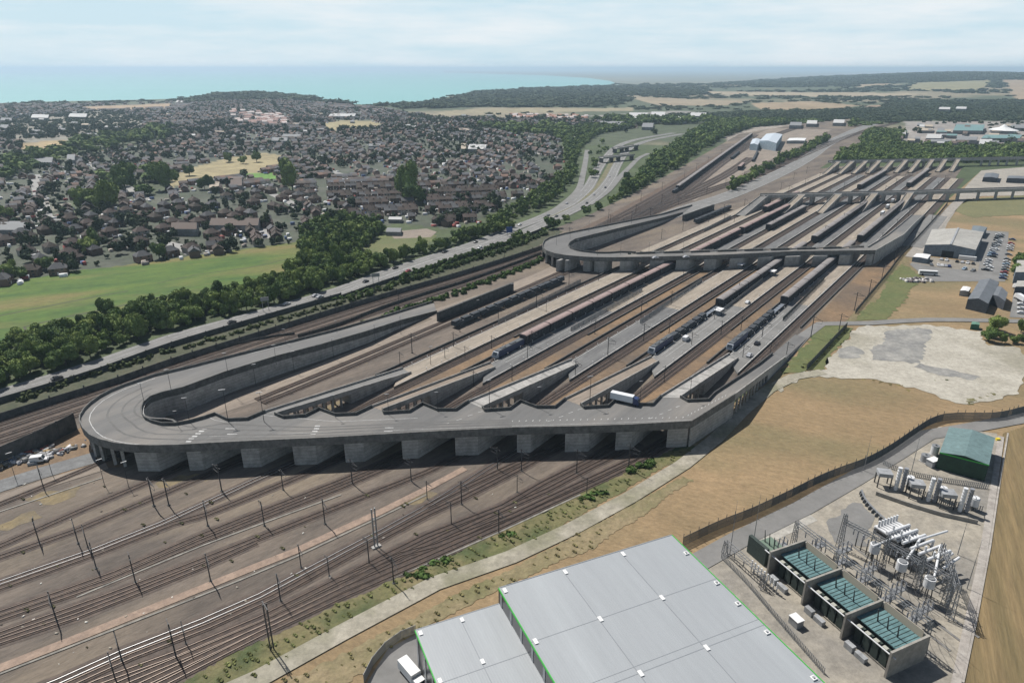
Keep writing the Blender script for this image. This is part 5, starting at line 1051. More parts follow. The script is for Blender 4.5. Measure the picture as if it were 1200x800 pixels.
p = G(1087, 322, .3); o = empty('bus', p, R(-12)); tag(o, 'white single-deck bus parked on the yard beside scrap', 'bus'); inst('body', mk('body', MB().box((0, 0, .4), (10.5, 2.4, 2.4)), WHITE), o); inst('window', mk('window', MB().box((0, 0, 1.4), (9.8, 2.46, .8)), GLASS), o); wm = MB(); wm.bar((0, -.15, 0), (0, .15, 0), .5, 12); wm = mk('wheel', wm, DARK)
for x in (-3.3, 3.5):
    for y in (-1.1, 1.1): inst('wheel', wm, o).location = (x, y, .5)
# white-roofed booths on the platforms
for x, y, lab in ((842,368,'white-roofed booth beside the tall train on the fourth platform'), (905,322,'white-roofed booth on the rightmost platform near the middle flyover'), (868,314,'white-roofed booth just below the middle flyover')):
    p = G(x, y, 1.1); o = empty('booth', p, YA); tag(o, lab, 'booth'); inst('wall', mk('wall', MB().box((0, 0, 0), (4.5, 2.2, 2.5)), mat('booth_wall', (.2, .22, .24))), o); inst('roof', mk('roof', MB().box((0, 0, 2.5), (6, 3.4, .3)), WHITE), o); inst('window', mk('window', MB().box((0, 0, 1.1), (3.6, 2.26, .9)), GLASS), o)
# rubble heap
VV = []; FF = []; CC = []; kk = 0
a0 = G(22, 541)
for k in range(620):
    u, v = RNG.normal(0, 9), RNG.normal(0, 1.8); s = RNG.uniform(.3, 1.3); put((np.array(bx) + RNG.normal(0, .12, (8, 3))) * (s * RNG.uniform(.6, 2.2), s, s * .8), bf, ((.3,.3,.3),(.1,.1,.1),(.2,.2,.19),(.5,.5,.52),(.35,.08,.05),(.08,.12,.22),(.3,.22,.12))[int(RNG.choice(7, p=[.2,.25,.2,.12,.08,.05,.1]))], a0.x - 6 + u * .93 - v * .3, a0.y - 1 + u * .45 + v, RNG.uniform(0, 3), .1 + RNG.uniform(0, .7) * max(0, 1 - abs(u) / 14))
o = np_mesh('rubble_heap', np.vstack(VV), np.array(FF), TINT, np.vstack(CC)); o.data.validate(); tag(o, 'long heap of mixed scrap and rubble by the service road at far left', 'rubble', kind='stuff')
VV = []; FF = []; CC = []; kk = 0; a0 = G(1075, 329)
for k in range(60): s = RNG.uniform(.5, 1.3); put(np.array(bx) * (s * 2, s, s), bf, ((.25,.25,.25),(.12,.1,.1),(.5,.48,.45))[k % 3], a0.x + RNG.uniform(-9, 9), a0.y + RNG.uniform(-4, 4), RNG.uniform(0, 3), .2)
o = np_mesh('scrap_heap', np.vstack(VV), np.array(FF), TINT, np.vstack(CC)); o.data.validate(); tag(o, 'scattered scrap beside the white bus', 'scrap', kind='stuff')
VV = []; FF = []; CC = []; kk = 0
for k in range(150):
    x = RNG.uniform(-5, 760); y = RNG.uniform(552, 800); 
    p = G(x, y); a_, b_ = toSF(p)
    if not (inpoly(x, y, [(0,800),(0,560),(400,580),(740,548),(400,690),(150,800)])): continue
    s = RNG.uniform(.1, .35); put(np.array(bx) * (s * 2, s, s * .7), bf, ((.6,.58,.52),(.3,.27,.22),(.08,.07,.06),(.45,.42,.38))[k % 4], p.x, p.y, RNG.uniform(0, 3), .1)
o = np_mesh('track_debris', np.vstack(VV), np.array(FF), TINT, np.vstack(CC)); o.data.validate(); tag(o, 'small stones and debris scattered among the foreground tracks', 'debris', kind='stuff')

mm = mk('marker_light', MB().box((0, 0, 0), (.12, .12, 1.0)).box((0, 0, 1.0), (.32, .32, .22)), WHITE)
for i in range(5):
    for dt in (-4.4, 4.2):
        for k in range(16):
            s_ = PS[i] + 6 + k * 9.5
            if s_ > S2[i]: break
            o = bpy.data.objects.new('marker_light', mm); COL.objects.link(o); o.location = ST(s_, C_[i] + dt, 1.15); reg(o, 'small white marker light', 'on the near platform edges', 'light', 'platform marker lights')
# ------------------------------------------------------------------ warehouse (foreground)
AWH = math.atan2(.4, .9165) + PI / 2
RIB = mat('ribbed_roof', (.41, .435, .45), (.365, .39, .405), scale=.06, rough=.42, spec=.4, detail=8, c3=(.35, .37, .385), s3=.03, stretch=(AWH, .12, 1.4), fine=.06)
_n = RIB.node_tree; _g = _n.nodes.new('ShaderNodeNewGeometry'); _m = _n.nodes.new('ShaderNodeMapping'); _m.inputs['Rotation'].default_value = (0, 0, -math.atan2(.4, .9165)); _w = _n.nodes.new('ShaderNodeTexWave'); _w.bands_direction = 'X'; _w.inputs['Scale'].default_value = .55; _w.inputs['Distortion'].default_value = 0
_b = _n.nodes.new('ShaderNodeBump'); _b.inputs['Strength'].default_value = .12; _b.inputs['Distance'].default_value = .05; _n.links.new(_g.outputs['Position'], _m.inputs[0]); _n.links.new(_m.outputs[0], _w.inputs[0]); _n.links.new(_w.outputs[0], _b.inputs['Height']); _n.links.new(_b.outputs[0], _n.nodes['Principled BSDF'].inputs['Normal'])
GTRIM = mat('green_trim', (.05, .42, .06), rough=.5); SEAM = mat('roof_seam', (.27, .29, .31), rough=.6); DGLASS = mat('dark_cladding', (.03, .035, .045), (.05, .055, .065), scale=1, rough=.3)
wh = empty('warehouse', (0, 0, 0)); tag(wh, 'huge pale grey flat-roofed warehouse with bright green edge trim, bottom centre', 'warehouse')
def sfbox(a0, a1, b0, b1, z0, z1, name, m, parent):
    mb = MB(); P = [SF(a0, b0), SF(a0, b1), SF(a1, b1), SF(a1, b0)]; mb.prism([(p.x, p.y) for p in P][::-1], z0, z1); return mb.build(name, m, parent)
ZR = 15.0; ZL = 11.0
def pxa(x, y, z): return toSF(G(x, y, z))
aL = pxa(487, 738, ZL)
sfbox(.3, 95, .3, 45.0, 0, ZR - .25, 'wall', GREY, wh); sfbox(0, 95.3, 0, 45.3, ZR - .24, ZR, 'roof', RIB, wh)
sfbox(aL[0] + .3, 95, aL[1] + .3, -.1, 0, ZL - .25, 'wall', GREY, wh); sfbox(aL[0], 95.3, aL[1], -.05, ZL - .24, ZL, 'roof', RIB, wh)
for (a0, a1, b0, b1, z) in ((0, 95.3, -.22, -.02, ZR), (0, 95.3, 45.32, 45.52, ZR), (-.22, -.02, 0, 45.3, ZR)): sfbox(a0, a1, b0, b1, z - .45, z + .08, 'green_trim' if b1 - b0 < 1 else 'eaves_gutter', GTRIM if b1 - b0 < 1 else SEAM, wh)
sfbox(aL[0], 95.3, aL[1] - .22, aL[1] - .02, ZL - .4, ZL + .08, 'green_trim', GTRIM, wh); sfbox(aL[0] - .22, aL[0] - .02, aL[1], -.1, ZL - .35, ZL + .05, 'eaves_gutter', SEAM, wh)
sfbox(-.1, 95, -.12, .28, ZL + .05, ZR - .5, 'clerestory', DGLASS, wh); sfbox(aL[0] + .1, 95, aL[1] + .02, aL[1] + .28, 3, ZL - .5, 'clerestory', DGLASS, wh)
for k in range(14): sfbox(1 + k * 5.3, 1.9 + k * 5.3, -.2, -.13, ZL + .05, ZR - .5, 'mullion', GREY, wh)
for k in range(10): sfbox(aL[0] + .5 + k * 5.3, aL[0] + 1.6 + k * 5.3, aL[1] - .1, aL[1] + .01, 0, ZL - .5, 'mullion', GREY, wh)
print('SEAMS', [tuple(round(v, 1) for v in pxa(x, y, ZR)) for x, y in ((628,734),(667,783),(700,707),(742,748),(766,684),(811,722),(867,789),(663,668),(724,648))], [tuple(round(v, 1) for v in pxa(x, y, ZL)) for x, y in ((545,721),(575,768),(518,788))])
for a in (16.4, 31.2, 46, 61): sfbox(a, a + .16, 0, 45.3, ZR + .002, ZR + .03, 'roof_seam', SEAM, wh)
sfbox(29.6, 29.72, 0, 45.3, ZR + .002, ZR + .03, 'roof_seam', SEAM, wh)
for b in (15.2, 30.4): sfbox(0, 95, b, b + .16, ZR + .035, ZR + .06, 'roof_seam', SEAM, wh)
for a in (.6, 16, 30.8, 45.6):
    for b in (.5, 15.2, 30.4): sfbox(a, a + 1.4, b - .05, b + .75, ZR + .065, ZR + .2, 'roof_hatch', WHITE, wh)
for a in (15, 30): sfbox(a, a + .16, aL[1], -.1, ZL + .002, ZL + .03, 'roof_seam', SEAM, wh)
sfbox(aL[0], 60, aL[1] / 2, aL[1] / 2 + .14, ZL + .035, ZL + .06, 'roof_seam', SEAM, wh)
for a, b in ((1, aL[1] + .4), (1, aL[1] / 2), (13, aL[1] / 2), (14, aL[1] + .4)): sfbox(a, a + 1.2, b - .05, b + .7, ZL + .065, ZL + .2, 'roof_hatch', WHITE, wh)
for x, y in ((805,646),(848,678),(878,700),(912,733),(965,786)): a, b = pxa(x, y, ZR); b = min(b, 43.8); q = sfbox(a, a + 1.0, b, b + 1.0, ZR + .002, ZR + .3, 'roof_vent', WHITE, wh); sfbox(a + .3, a + .7, b + .3, b + .7, ZR + .3, ZR + .5, 'vent_cap', GREY, q)
p = G(480, 792); o = empty('skip_pile', p, R(-50)); tag(o, 'white box truck and pale crates at the foot of the low warehouse block', 'truck'); o.name = 'box_truck'
inst('body', mk('body', MB().box((0, 0, .9), (5.5, 2.3, 2.3)), WHITE), o); inst('cab', mk('cab', MB().box((3.7, 0, .5), (1.7, 2.1, 1.9)), WHITE), o); inst('windscreen', mk('windscreen', MB().box((4.5, 0, 1.5), (.14, 1.8, .7)), GLASS), o)
for x in (-1.8, 3.5):
    for y in (-.95, .95): w_ = inst('wheel', VANM[3], o); w_.location = (x, y, .4)
# ------------------------------------------------------------------ industrial buildings at right
def gable(name, label, corners, h, rh, wallm, roofm, z0=0, cat='building', ridge=0):   # corners: four roof corners (photo px at eaves height): back-left, back-right, front-right, front-left
    C4 = [G(x, y, h) for x, y in corners]; root = empty(name, (C4[3].x, C4[3].y, 0)); off = Vector((C4[3].x, C4[3].y, 0)); C4 = [p - off for p in C4]; tag(root, label, cat)
    bl, br, fr, fl = C4; mb = MB()
    if ridge == 0: r0 = bl.lerp(br, .5) + Vector((0, 0, rh)); r1 = fl.lerp(fr, .5) + Vector((0, 0, rh)); rf = [(fl, bl, r0, r1), (r1, r0, br, fr)]; ends = [(fl, fr, r1), (br, bl, r0)]
    else: r0 = bl.lerp(fl, .5) + Vector((0, 0, rh)); r1 = br.lerp(fr, .5) + Vector((0, 0, rh)); rf = [(bl, r0, r1, br), (fl, fr, r1, r0)]; ends = [(fl, r0, bl), (br, r1, fr)]
    for q in rf: mb.quad(*[p + Vector((0, 0, .12)) for p in q])
    for q in rf: mb.quad(*[p + Vector((0, 0, .0)) for p in q][::-1])
    mb.build('roof', roofm, root); mb = MB()
    for a, b in ((fl, fr), (fr, br), (br, bl), (bl, fl)): mb.quad(Vector((a.x, a.y, 0)), Vector((b.x, b.y, 0)), b, a)
    for e in ends: mb.quad(*e)
    mb.build('wall', wallm, root); return root, C4
DG = mat('dark_green_cladding', (.012, .045, .028), (.018, .06, .036), scale=1.2, rough=.5); TEAL = mat('teal_grey_roof', (.16, .24, .24), (.14, .21, .21), scale=.4, rough=.55)
g_, C4 = gable('transformer_hall', 'dark green shed with teal-grey pitched roof at the top of the compound', [(1112,500.5),(1166,513),(1159,545),(1101,530)], 6, 1.0, DG, TEAL)
MB().wall([C4[3] + Vector((0, 0, .1)), C4[2] + Vector((0, 0, .1))], -.3, .05, .2).build('green_trim', GTRIM, g_)
mb = MB(); mb.box((C4[2].x + .15, C4[2].y + 3, .2), (1.6, .1, 2.6), (C4[1].x - C4[2].x, C4[1].y - C4[2].y)); mb.build('door', mat('pale_door', (.3, .32, .33)), g_)
PR = mat('pale_shed_roof', (.42, .41, .38), (.35, .34, .31), scale=.06, stretch=(.3, .4, 2)); BG = mat('blue_grey_wall', (.20, .235, .27), (.17, .20, .23), scale=.3)
g_, C4 = gable('grey_shed', 'big pale-roofed industrial shed with blue-grey walls beside the car park', [(1092,269),(1153,272),(1143.5,293),(1084,287)], 7, 2.0, BG, PR)
mb = MB(); q = C4[3].lerp(C4[2], .48); mb.box((q.x, q.y - .1, 0), (7, .3, 4.4), (C4[2].x - C4[3].x, C4[2].y - C4[3].y)); mb.build('door', DARK, g_)
mb = MB(); q = C4[3].lerp(C4[2], .85); mb.box((q.x, q.y - 1.6, 0), (10, 3, 2.8), (C4[2].x - C4[3].x, C4[2].y - C4[3].y)); mb.build('annex', WHITE, g_)
q = C4[3].lerp(C4[2], .5); q2 = C4[0].lerp(C4[1], .5); MB().wall([q + Vector((0, 0, 2.1)), q2 + Vector((0, 0, 2.1))], 0, .35, 1.2).build('ridge_vent', GREY, g_)
SL = mat('slate_grey_roof', (.16, .17, .185), (.13, .14, .15), scale=.2, rough=.5); DW = mat('charcoal_wall', (.085, .095, .11), (.07, .078, .09), scale=.4)
gable('office_building', 'dark slate-roofed building with curved wing below the car park', [(1148,328),(1171,331),(1158,356),(1134,350.5)], 5.5, 1.6, DW, SL); gable('office_wing', 'lower dark slate-roofed wing joined to the right of the office building', [(1166,334),(1181,343),(1178,353),(1160,345)], 5, 1.0, DW, SL)
gable('white_hut', 'small white flat-roofed hut at the left of the pale industrial shed', [(1074,297),(1091,298.5),(1087,303.5),(1069.5,301)], 3.5, .3, BG, WHITE); gable('white_hut', 'small white shed left of the slate-roofed office', [(1128.5,335.5),(1138,337),(1135,341.5),(1125,340.5)], 3, .3, GREY, WHITE)
gable('grey_shed', 'low blue-grey shed behind the pale industrial shed', [(1140,264.5),(1157,266.5),(1152,273),(1138,271)], 4.5, .5, BG, mat('blue_grey_roof', (.17, .2, .22))); gable('grey_shed', 'grey-roofed building cut by the right edge of the photo', [(1192,305),(1230,307),(1230,321),(1190,319)], 7, .6, BG, PR)
gable('grey_shed', 'second grey building at the right edge, nearer the viewer', [(1192,329),(1230,331),(1230,338),(1190,336)], 5, .6, DW, PR); gable('green_hut', 'tiny green cabin beside the gravel lot road', [(1139,377),(1148,378),(1148,381),(1138,380)], 2.6, .2, mat('green_cabin', (.05, .16, .10)), mat('green_cabin_roof', (.12, .24, .18)))
gable('dark_shed', 'dark low shed on the pale yard between third and farthest flyover', [(1155,203),(1171,204),(1169,209),(1152,208)], 5, 1, DW, SL); gable('dark_shed', 'long dark container building at right between far flyovers', [(1182,206),(1206,207),(1205,210),(1180,209)], 5, .4, DW, SL)
LBL = mat('pale_blue_cladding', (.36, .44, .50), (.31, .39, .45), scale=.1)
gable('depot_shed', 'large pale blue depot shed among the sidings', [(898,157),(917,157.5),(910,168),(890,165)], 12, 2, LBL, mat('pale_blue_roof', (.5, .56, .62))); gable('depot_shed', 'smaller pale blue depot shed left of the large one', [(882,163),(892,163.5),(888,170),(879,169)], 9, 1.5, LBL, MATS['pale_blue_roof'])
gable('depot_shed', 'small white depot building right of the pale blue sheds', [(925,162),(945,162),(943,165),(922,165)], 5, .5, GREY, WHITE)
FARB = [(1117,146,1154,153,7,'teal'),(1085,157,1104,162,7,'white'),(1050,152,1062,158,6,'white'),(1098,150,1107,154,6,'grey'),(1075,150,1094,153,5,'tan'),(1120,160,1146,164,7,'grey'),(1147,163,1163,169,6,'white'),(1150,158,1198,162,7,'teal'),(1182,146,1215,150,6,'grey'),(1100,125.5,1114,128,9,'white'),(1120,125,1133,127.5,9,'white'),(1085,163,1116,166,5,'grey'),(976,140,990,144,7,'white'),(945,141,958,145,7,'white'),(925,143,940,147,7,'grey'),(735,132,760,139,8,'white'),(762,131,780,136,8,'white'),(785,136,806,141,8,'white'),(808,132,828,136,8,'white'),(700,142,732,147,7,'grey'),(752,144,766,149,6,'grey'),(655,157,690,163,7,'grey'),(548,169,579,176,9,'white'),(540,168,549,176,9,'tan'),(36,134,66,139,8,'white'),(80,133,111,138,8,'white'),(34,152,60,158,7,'grey'),(68,148,90,153,7,'grey'),(95,156,125,161,7,'grey'),(130,157,168,159,6,'grey'),(206,117,233,121,9,'white'),(268,115,300,119,9,'tan'),(0,146,14,151,8,'grey'),(0,138,20,142,8,'grey'),(38,183,72,192,10,'grey'),(78,181,92,189,10,'grey'),(318,161,345,166,9,'grey'),(330,157,362,161,9,'grey'),(385,133,430,137,9,'white'),(640,146,660,151,7,'tan'),(470,146,495,149,7,'white'),(530,150,560,153,7,'tan'),(432,168,452,172,7,'grey'),(330,135,350,138,8,'grey'),(245,213,262,222,9,'tan'),(270,207,290,220,9,'brown'),(200,262,245,270,9,'brown'),(245,256,330,266,9,'brown'),(-20,259,52,272,9,'grey'),(425,262,452,268,6,'white'),(452,267,478,273,5,'grey'),(455,254,478,258,5,'white')]
g_ = random.Random(11)
for _k in range(46):
    x0 = g_.uniform(1030, 1205); y0 = g_.uniform(144, 167)
    if y0 < 150 and x0 < 1065: continue
    w0 = g_.uniform(5, 15) * (y0 - 70) / 95; FARB.append((x0, y0, x0 + w0, y0 + g_.uniform(1.4, 2.6), g_.uniform(4, 7), g_.choice(['white', 'grey', 'grey', 'tan', 'teal', 'brown'])))
for _k in range(40):
    x0 = g_.uniform(0, 640); y0 = g_.uniform(128, 160); w0 = g_.uniform(6, 16) * (y0 - 70) / 80; FARB.append((x0, y0, x0 + w0, y0 + g_.uniform(1.2, 2.4), g_.uniform(5, 9), g_.choice(['white', 'grey', 'grey', 'tan'])))
FR_ = {'teal': mat('far_teal', (.16, .27, .27)), 'white': mat('far_white', (.5, .5, .49)), 'grey': mat('far_grey', (.22, .225, .23)), 'tan': mat('far_tan', (.42, .36, .28)), 'brown': mat('far_brown', (.13, .10, .085))}
FPL = [(60, 140, 'in the estate near the coast at far left'), (250, 118, 'on the coastal hill'), (60, 186, 'left of the green tree clump in town'), (260, 214, 'below the dry park'), (250, 262, 'in the terraces above the green field'), (20, 262, 'above the left end of the green field'), (450, 264, 'at the school'), (350, 160, 'beyond the dry park'), (420, 140, 'in the upper middle of town'), (560, 172, 'behind the brown estate'), (600, 150, 'in the woods left of the motorway'), (680, 158, 'left of the motorway bridge'), (760, 137, 'beyond the railway woods'), (955, 142, 'near the distant bend of the road'), (1090, 157, 'beyond the dark wood'), (1190, 155, 'far right beyond the wood'), (1118, 126, 'on the far hillside')]
for x0, y0, x1, y1, h, c0 in FARB:
    if x0 < 700: h *= .6; x1 = x0 + (x1 - x0) * .72; y1 = y0 + (y1 - y0) * .8
    q = (x1 - x0) * .1; pl = min(FPL, key=lambda e: (e[0] - x0) ** 2 + 4 * (e[1] - y0) ** 2)[2]
    r_, _ = gable('flat_building', 'x', [(x0 + q, y0), (x1, y0 + .3), (x1 - q * .6, y1 + .3), (x0, y1)], h, .8 if c0 != 'brown' else 3, mat('far_wall', (.3, .3, .3), (.2, .2, .2), scale=.3), FR_[c0], ridge=1)
    reg(r_, 'low ' + c0 + '-roofed building', pl, 'building', 'distant large buildings')
o = empty('tent', G(1175, 156)); tag(o, 'large white peaked tent roof in the distant estate', 'tent'); mb = MB(); cx = 15; mb.v = [(math.cos(k * PI / 6) * 24, math.sin(k * PI / 6) * 30, 6) for k in range(12)] + [(math.cos(k * PI / 6) * 8, math.sin(k * PI / 6) * 8, 11) for k in range(12)] + [(0, 0, 17)]; mb.f = [(k, (k + 1) % 12, 12 + (k + 1) % 12, 12 + k) for k in range(12)] + [(12 + k, 12 + (k + 1) % 12, 24) for k in range(12)]; inst('canopy', mk('canopy', mb, WHITE), o); mb = MB(); mb.cyl((0, 0, 0), 22, 6, 12); inst('wall', mk('wall', mb, GREY), o)
# light houses of the far estates (red and pale roofs)
HH = []
for (px0, px1, py0, py1, n, roof, pl) in ((272,336,133,150,75,(.26,.17,.15),'w'),(600,690,136.5,142,60,(.26,.14,.10),'w')):
    VV = []; FF = []; CC = []; kk = 0
    for k in range(n):
        u, v = RNG.random(), RNG.random(); p = G(px0 + (px1 - px0) * u, py0 + (py1 - py0) * (v * .7 + u * .3)); z = float(hgt(p.x, p.y)); V, F, r_, RF = geos[1]; sc_ = 1.25
        put(np.array(V) * sc_, F, (.6, .55, .5), p.x, p.y, .5, z); put(np.array(r_) * sc_, RF, roof if RNG.random() < .6 else (.45, .4, .38), p.x, p.y, .5, z)
    o = np_mesh('distant_estate', np.vstack(VV), np.array(FF), TINT, np.vstack(CC)); o.data.validate(); tag(o, 'distant estate of small red-roofed white houses', 'houses', kind='stuff')
# motorway overbridges
for (x0, y0, x1, y1, lab) in ((704,185,741,181,'near footbridge-like concrete bridge over the motorway'), (720,174,746,170,'farther concrete bridge over the motorway beyond the first')):
    a = G(x0, y0, 7); b = G(x1, y1, 7); o = empty('road_bridge', (0, 0, 0)); tag(o, lab, 'bridge'); MB().wall([a, b], -.9, 0, 9).build('deck', CONC, o)
    d = (b - a).normalized(); nn = Vector((-d.y, d.x, 0))
    for s in (-4.6, 4.6): MB().wall([a + nn * s, b + nn * s], -1.1, 1.1, .3).build('parapet', CONC, o)
    for t in (.02, .33, .55, .98): q = a.lerp(b, t); MB().box((q.x, q.y, 0), (1, 7, 6), (d.x, d.y)).build('pier', CONC_D, o)
# ------------------------------------------------------------------ substation
PIPE = mat('white_pipe', (.72, .73, .74), rough=.35, spec=.5); INSUL = mat('grey_insulator', (.28, .29, .31), rough=.3); RADM = mat('dark_radiator', (.04, .055, .05), (.06, .08, .07), scale=2); TEALD = mat('teal_deck', (.14, .25, .26), (.10, .19, .20), scale=.5); WALLC = mat('blast_wall_concrete', (.36, .34, .30), (.28, .265, .24), scale=.3)
AX = Vector((.4, -.9165, 0)); BX = Vector((.9165, .4, 0)); AB = math.atan2(-.9165, .4)   # local x along a, local y along b
def sub(name, px, py, z=0, rot=AB): return empty(name, G(px, py, z), rot)
def bb(root, name, m, *boxes):
    mb = MB(); [mb.box((x, y, z), (dx, dy, dz)) for (x, y, z, dx, dy, dz) in boxes]; return inst(name, mk(name, mb, m), root)
FANM = mat('beige_fan', (.42, .42, .36))
O0 = toSF(G(945, 681, 7))
for k, lab in enumerate(('upper', 'middle', 'lower')):
    base = SF(O0[0] + 11.6 * (k - 1), O0[1], 0); o = empty('transformer', base, AB); tag(o, 'teal-topped power transformer in the ' + lab + ' of three concrete bays', 'transformer')
    bb(o, 'blast_wall', WALLC, (-.0, 5.6, 0, .5, 11.6, 7.2)); 
    if k == 2: bb(o, 'blast_wall', WALLC, (11.6, 5.6, 0, .5, 11.6, 7.2))
    bb(o, 'back_wall', WALLC, (5.8, 11.2, 0, 11.1, .5, 7.0))
    t = bb(o, 'tank', RADM, (5.6, 7.2, .2, 8.4, 6.6, 5.05)); bb(t, 'tank_top', TEALD, (5.8, 7.0, 5.3, 10.9, 7.6, .25))
    mb = MB(); [mb.box((1.3 + q * .95, 7.0, 5.56), (.09, 7.4, .08)) for q in range(10)]; inst('rib', mk('rib', mb, RADM), t)
    for q in range(4): rd = bb(o, 'radiator', RADM, (2.3 + q * 2.2, 2.6, .3, 1.7, 1.2, 4.2)); bb(rd, 'fan', FANM, (2.3 + q * 2.2, 2.0, 4.52, 1.1, .9, .6))
    for q in range(3):
        mb = MB(); mb.bar((3.2 + q * 2.5, 6.4, 5.1), (3.0 + q * 2.6, 5.9, 9.0), .2, 8, .1); inst('bushing', mk('bushing', mb, STEEL), o)
    bb(o, 'back_panel', mat('cream_panel', (.50, .44, .35)), (5.8, 10.88, 4.2, 9.6, .12, 3.4))
    bb(o, 'kiosk', GREY, (3, -.8, 0, 2.2, 1.2, 1.7), (6, -.8, 0, 2.6, 1.2, 1.4))
base = SF(O0[0] - 21.5, O0[1], 0); o = empty('transformer', base, AB); tag(o, 'small green transformer with dark radiator panels, at the upper end of the bays', 'transformer')
bb(o, 'tank', mat('pale_green_paint', (.16, .22, .17)), (4.5, 5.5, .2, 5, 5, 3.4)); bb(o, 'radiator', RADM, (4.2, 1.6, .3, 6.5, 1.0, 5.2)); bb(o, 'radiator', RADM, (8.0, 3.4, .3, .9, 2.6, 4.6))
for q in range(3): mb = MB(); mb.bar((3 + 1.6 * q, 5, 3.6), (2.8 + 1.7 * q, 4.6, 7.4), .16, 8, .08); inst('bushing', mk('bushing', mb, STEEL), o)
a = SF(O0[0] - 14, O0[1] + .5, 5.8); b = SF(O0[0] + 24, O0[1] + .5, 5.8); mb = MB(); mb.bar(a, b, .16, 8); o = mb.build('busbar', PIPE); tag(o, 'long straight white busbar tube running above the transformer bays', 'busbar')
def lattice_col(mb, c0, h, w=1.3, t=.10):
    for i in (-1, 1):
        for j in (-1, 1): mb.bar((c0[0] + i * w / 2, c0[1] + j * w / 2, c0[2]), (c0[0] + i * w / 4, c0[1] + j * w / 4, c0[2] + h), t)
    n = int(h / 1.2)
    for k in range(n):
        z0 = c0[2] + h * k / n; z1 = c0[2] + h * (k + 1) / n; s0 = w / 2 * (1 - .5 * k / n); s1 = w / 2 * (1 - .5 * (k + 1) / n)
        for (x0, y0, x1, y1) in ((-1, -1, 1, -1), (1, -1, 1, 1), (1, 1, -1, 1), (-1, 1, -1, -1)): mb.bar((c0[0] + x0 * s0, c0[1] + y0 * s0, z0), (c0[0] + x1 * s1, c0[1] + y1 * s1, z1), t * .6)
def lattice_beam(mb, a, b, w=.9, t=.09):
    a = Vector(a); b = Vector(b); d = b - a; n = int(d.length / 1.0); s = Vector((-d.y, d.x, 0)).normalized() * w / 2
    for q in (s, -s):
        for zz in (0, w): mb.bar(a + q + Vector((0, 0, zz)), b + q + Vector((0, 0, zz)), t)
    for k in range(n):
        p0 = a + d * k / n; p1 = a + d * (k + 1) / n; mb.bar(p0 + s, p1 - s, t * .6); mb.bar(p0 + s, p1 + s + Vector((0, 0, w)), t * .6); mb.bar(p0 - s, p1 - s + Vector((0, 0, w)), t * .6)
def gantry(label, P, h, extra=0):
    root = empty('lattice_gantry', P[0]); tag(root, label, 'gantry'); P0 = P[0].copy()
    for p in P: mb = MB(); lattice_col(mb, p - P0, h + extra); mb.build('column', GALV, root)
    for i in range(len(P) - 1):
        mb = MB(); lattice_beam(mb, P[i] - P0 + Vector((0, 0, h - .8)), P[i + 1] - P0 + Vector((0, 0, h - .8))); bm_ = mb.build('beam', GALV, root)
        for q in range(3):
            c0 = (P[i] - P0).lerp(P[i + 1] - P0, (q + 1) / 4); mb = MB(); [mb.cyl((c0.x, c0.y, h - 1.2 - .28 * k), .16 if k % 2 else .1, .2, 8) for k in range(7)]; mb.build('insulator_string', INSUL, bm_)
gantry('lattice gantry row directly above the transformer bays', [SF(O0[0] - 16, O0[1] + 12.6), SF(O0[0] - 3, O0[1] + 12.6), SF(O0[0] + 9.5, O0[1] + 12.6), SF(O0[0] + 22, O0[1] + 12.6)], 9.5)
gantry('low lattice gantry between warehouse and transformer bays', [SF(O0[0] - 22, O0[1] - 5), SF(O0[0] - 8, O0[1] - 5)], 4.5)
gantry('tall lattice gantry with high end towers behind the transformers', [G(983, 642), G(1032, 668), G(1072, 692), G(1106, 712)], 9.0, 2)
gantry('right-hand lattice gantry beside the white pipework', [G(1095, 676), G(1105, 700), G(1112, 726)], 9.5, 1)
for (x, y, h, lab) in ((855,650,17,'left thin lightning rod above the compound road'),(882,640,17,'right thin lightning rod beside the pale slab'),(1068,552,14,'thin lightning rod left of the green shed'),(1012,552,13,'thin rod on the fence line of the compound'),(1133,690,15,'thin lightning rod at the right edge of the compound'),(1122,650,13,'thin rod right of the white pipework')):
    o = empty('lightning_rod', G(x, y)); tag(o, lab, 'lightning rod'); mb = MB(); mb.bar((0, 0, 0), (0, 0, h * .6), .12, 6, .08); inst('mast', mk('mast', mb, GALV), o); mb = MB(); mb.bar((0, 0, h * .6), (0, 0, h), .05, 5, .03); inst('tip', mk('tip', mb, GALV), o)
for q in range(3):
    for (pa, pb) in ((G(983, 642, 8.6), SF(O0[0] - 3, O0[1] + 12.6, 9)), (G(1032, 668, 8.6), SF(O0[0] + 9.5, O0[1] + 12.6, 9)), (G(1072, 692, 8.6), SF(O0[0] + 22, O0[1] + 12.6, 9)), (G(1095, 676, 9), G(1032, 668, 8.6)), (G(1112, 726, 9), G(1072, 692, 8.6))):
        o_ = Vector((.9, -.6, 0)) * (q - 1) * 1.6; mb = MB(); a = pa + o_; b = pb + o_; mid_ = a.lerp(b, .5) - Vector((0, 0, .8)); mb.bar(a, mid_, .045); mb.bar(mid_, b, .045); ob = mb.build('overhead_wire', STEEL); REG.append((ob, 'thin dark overhead wire', 'between the lattice gantries')); ob['category'] = 'wire'; ob['group'] = 'overhead wires'
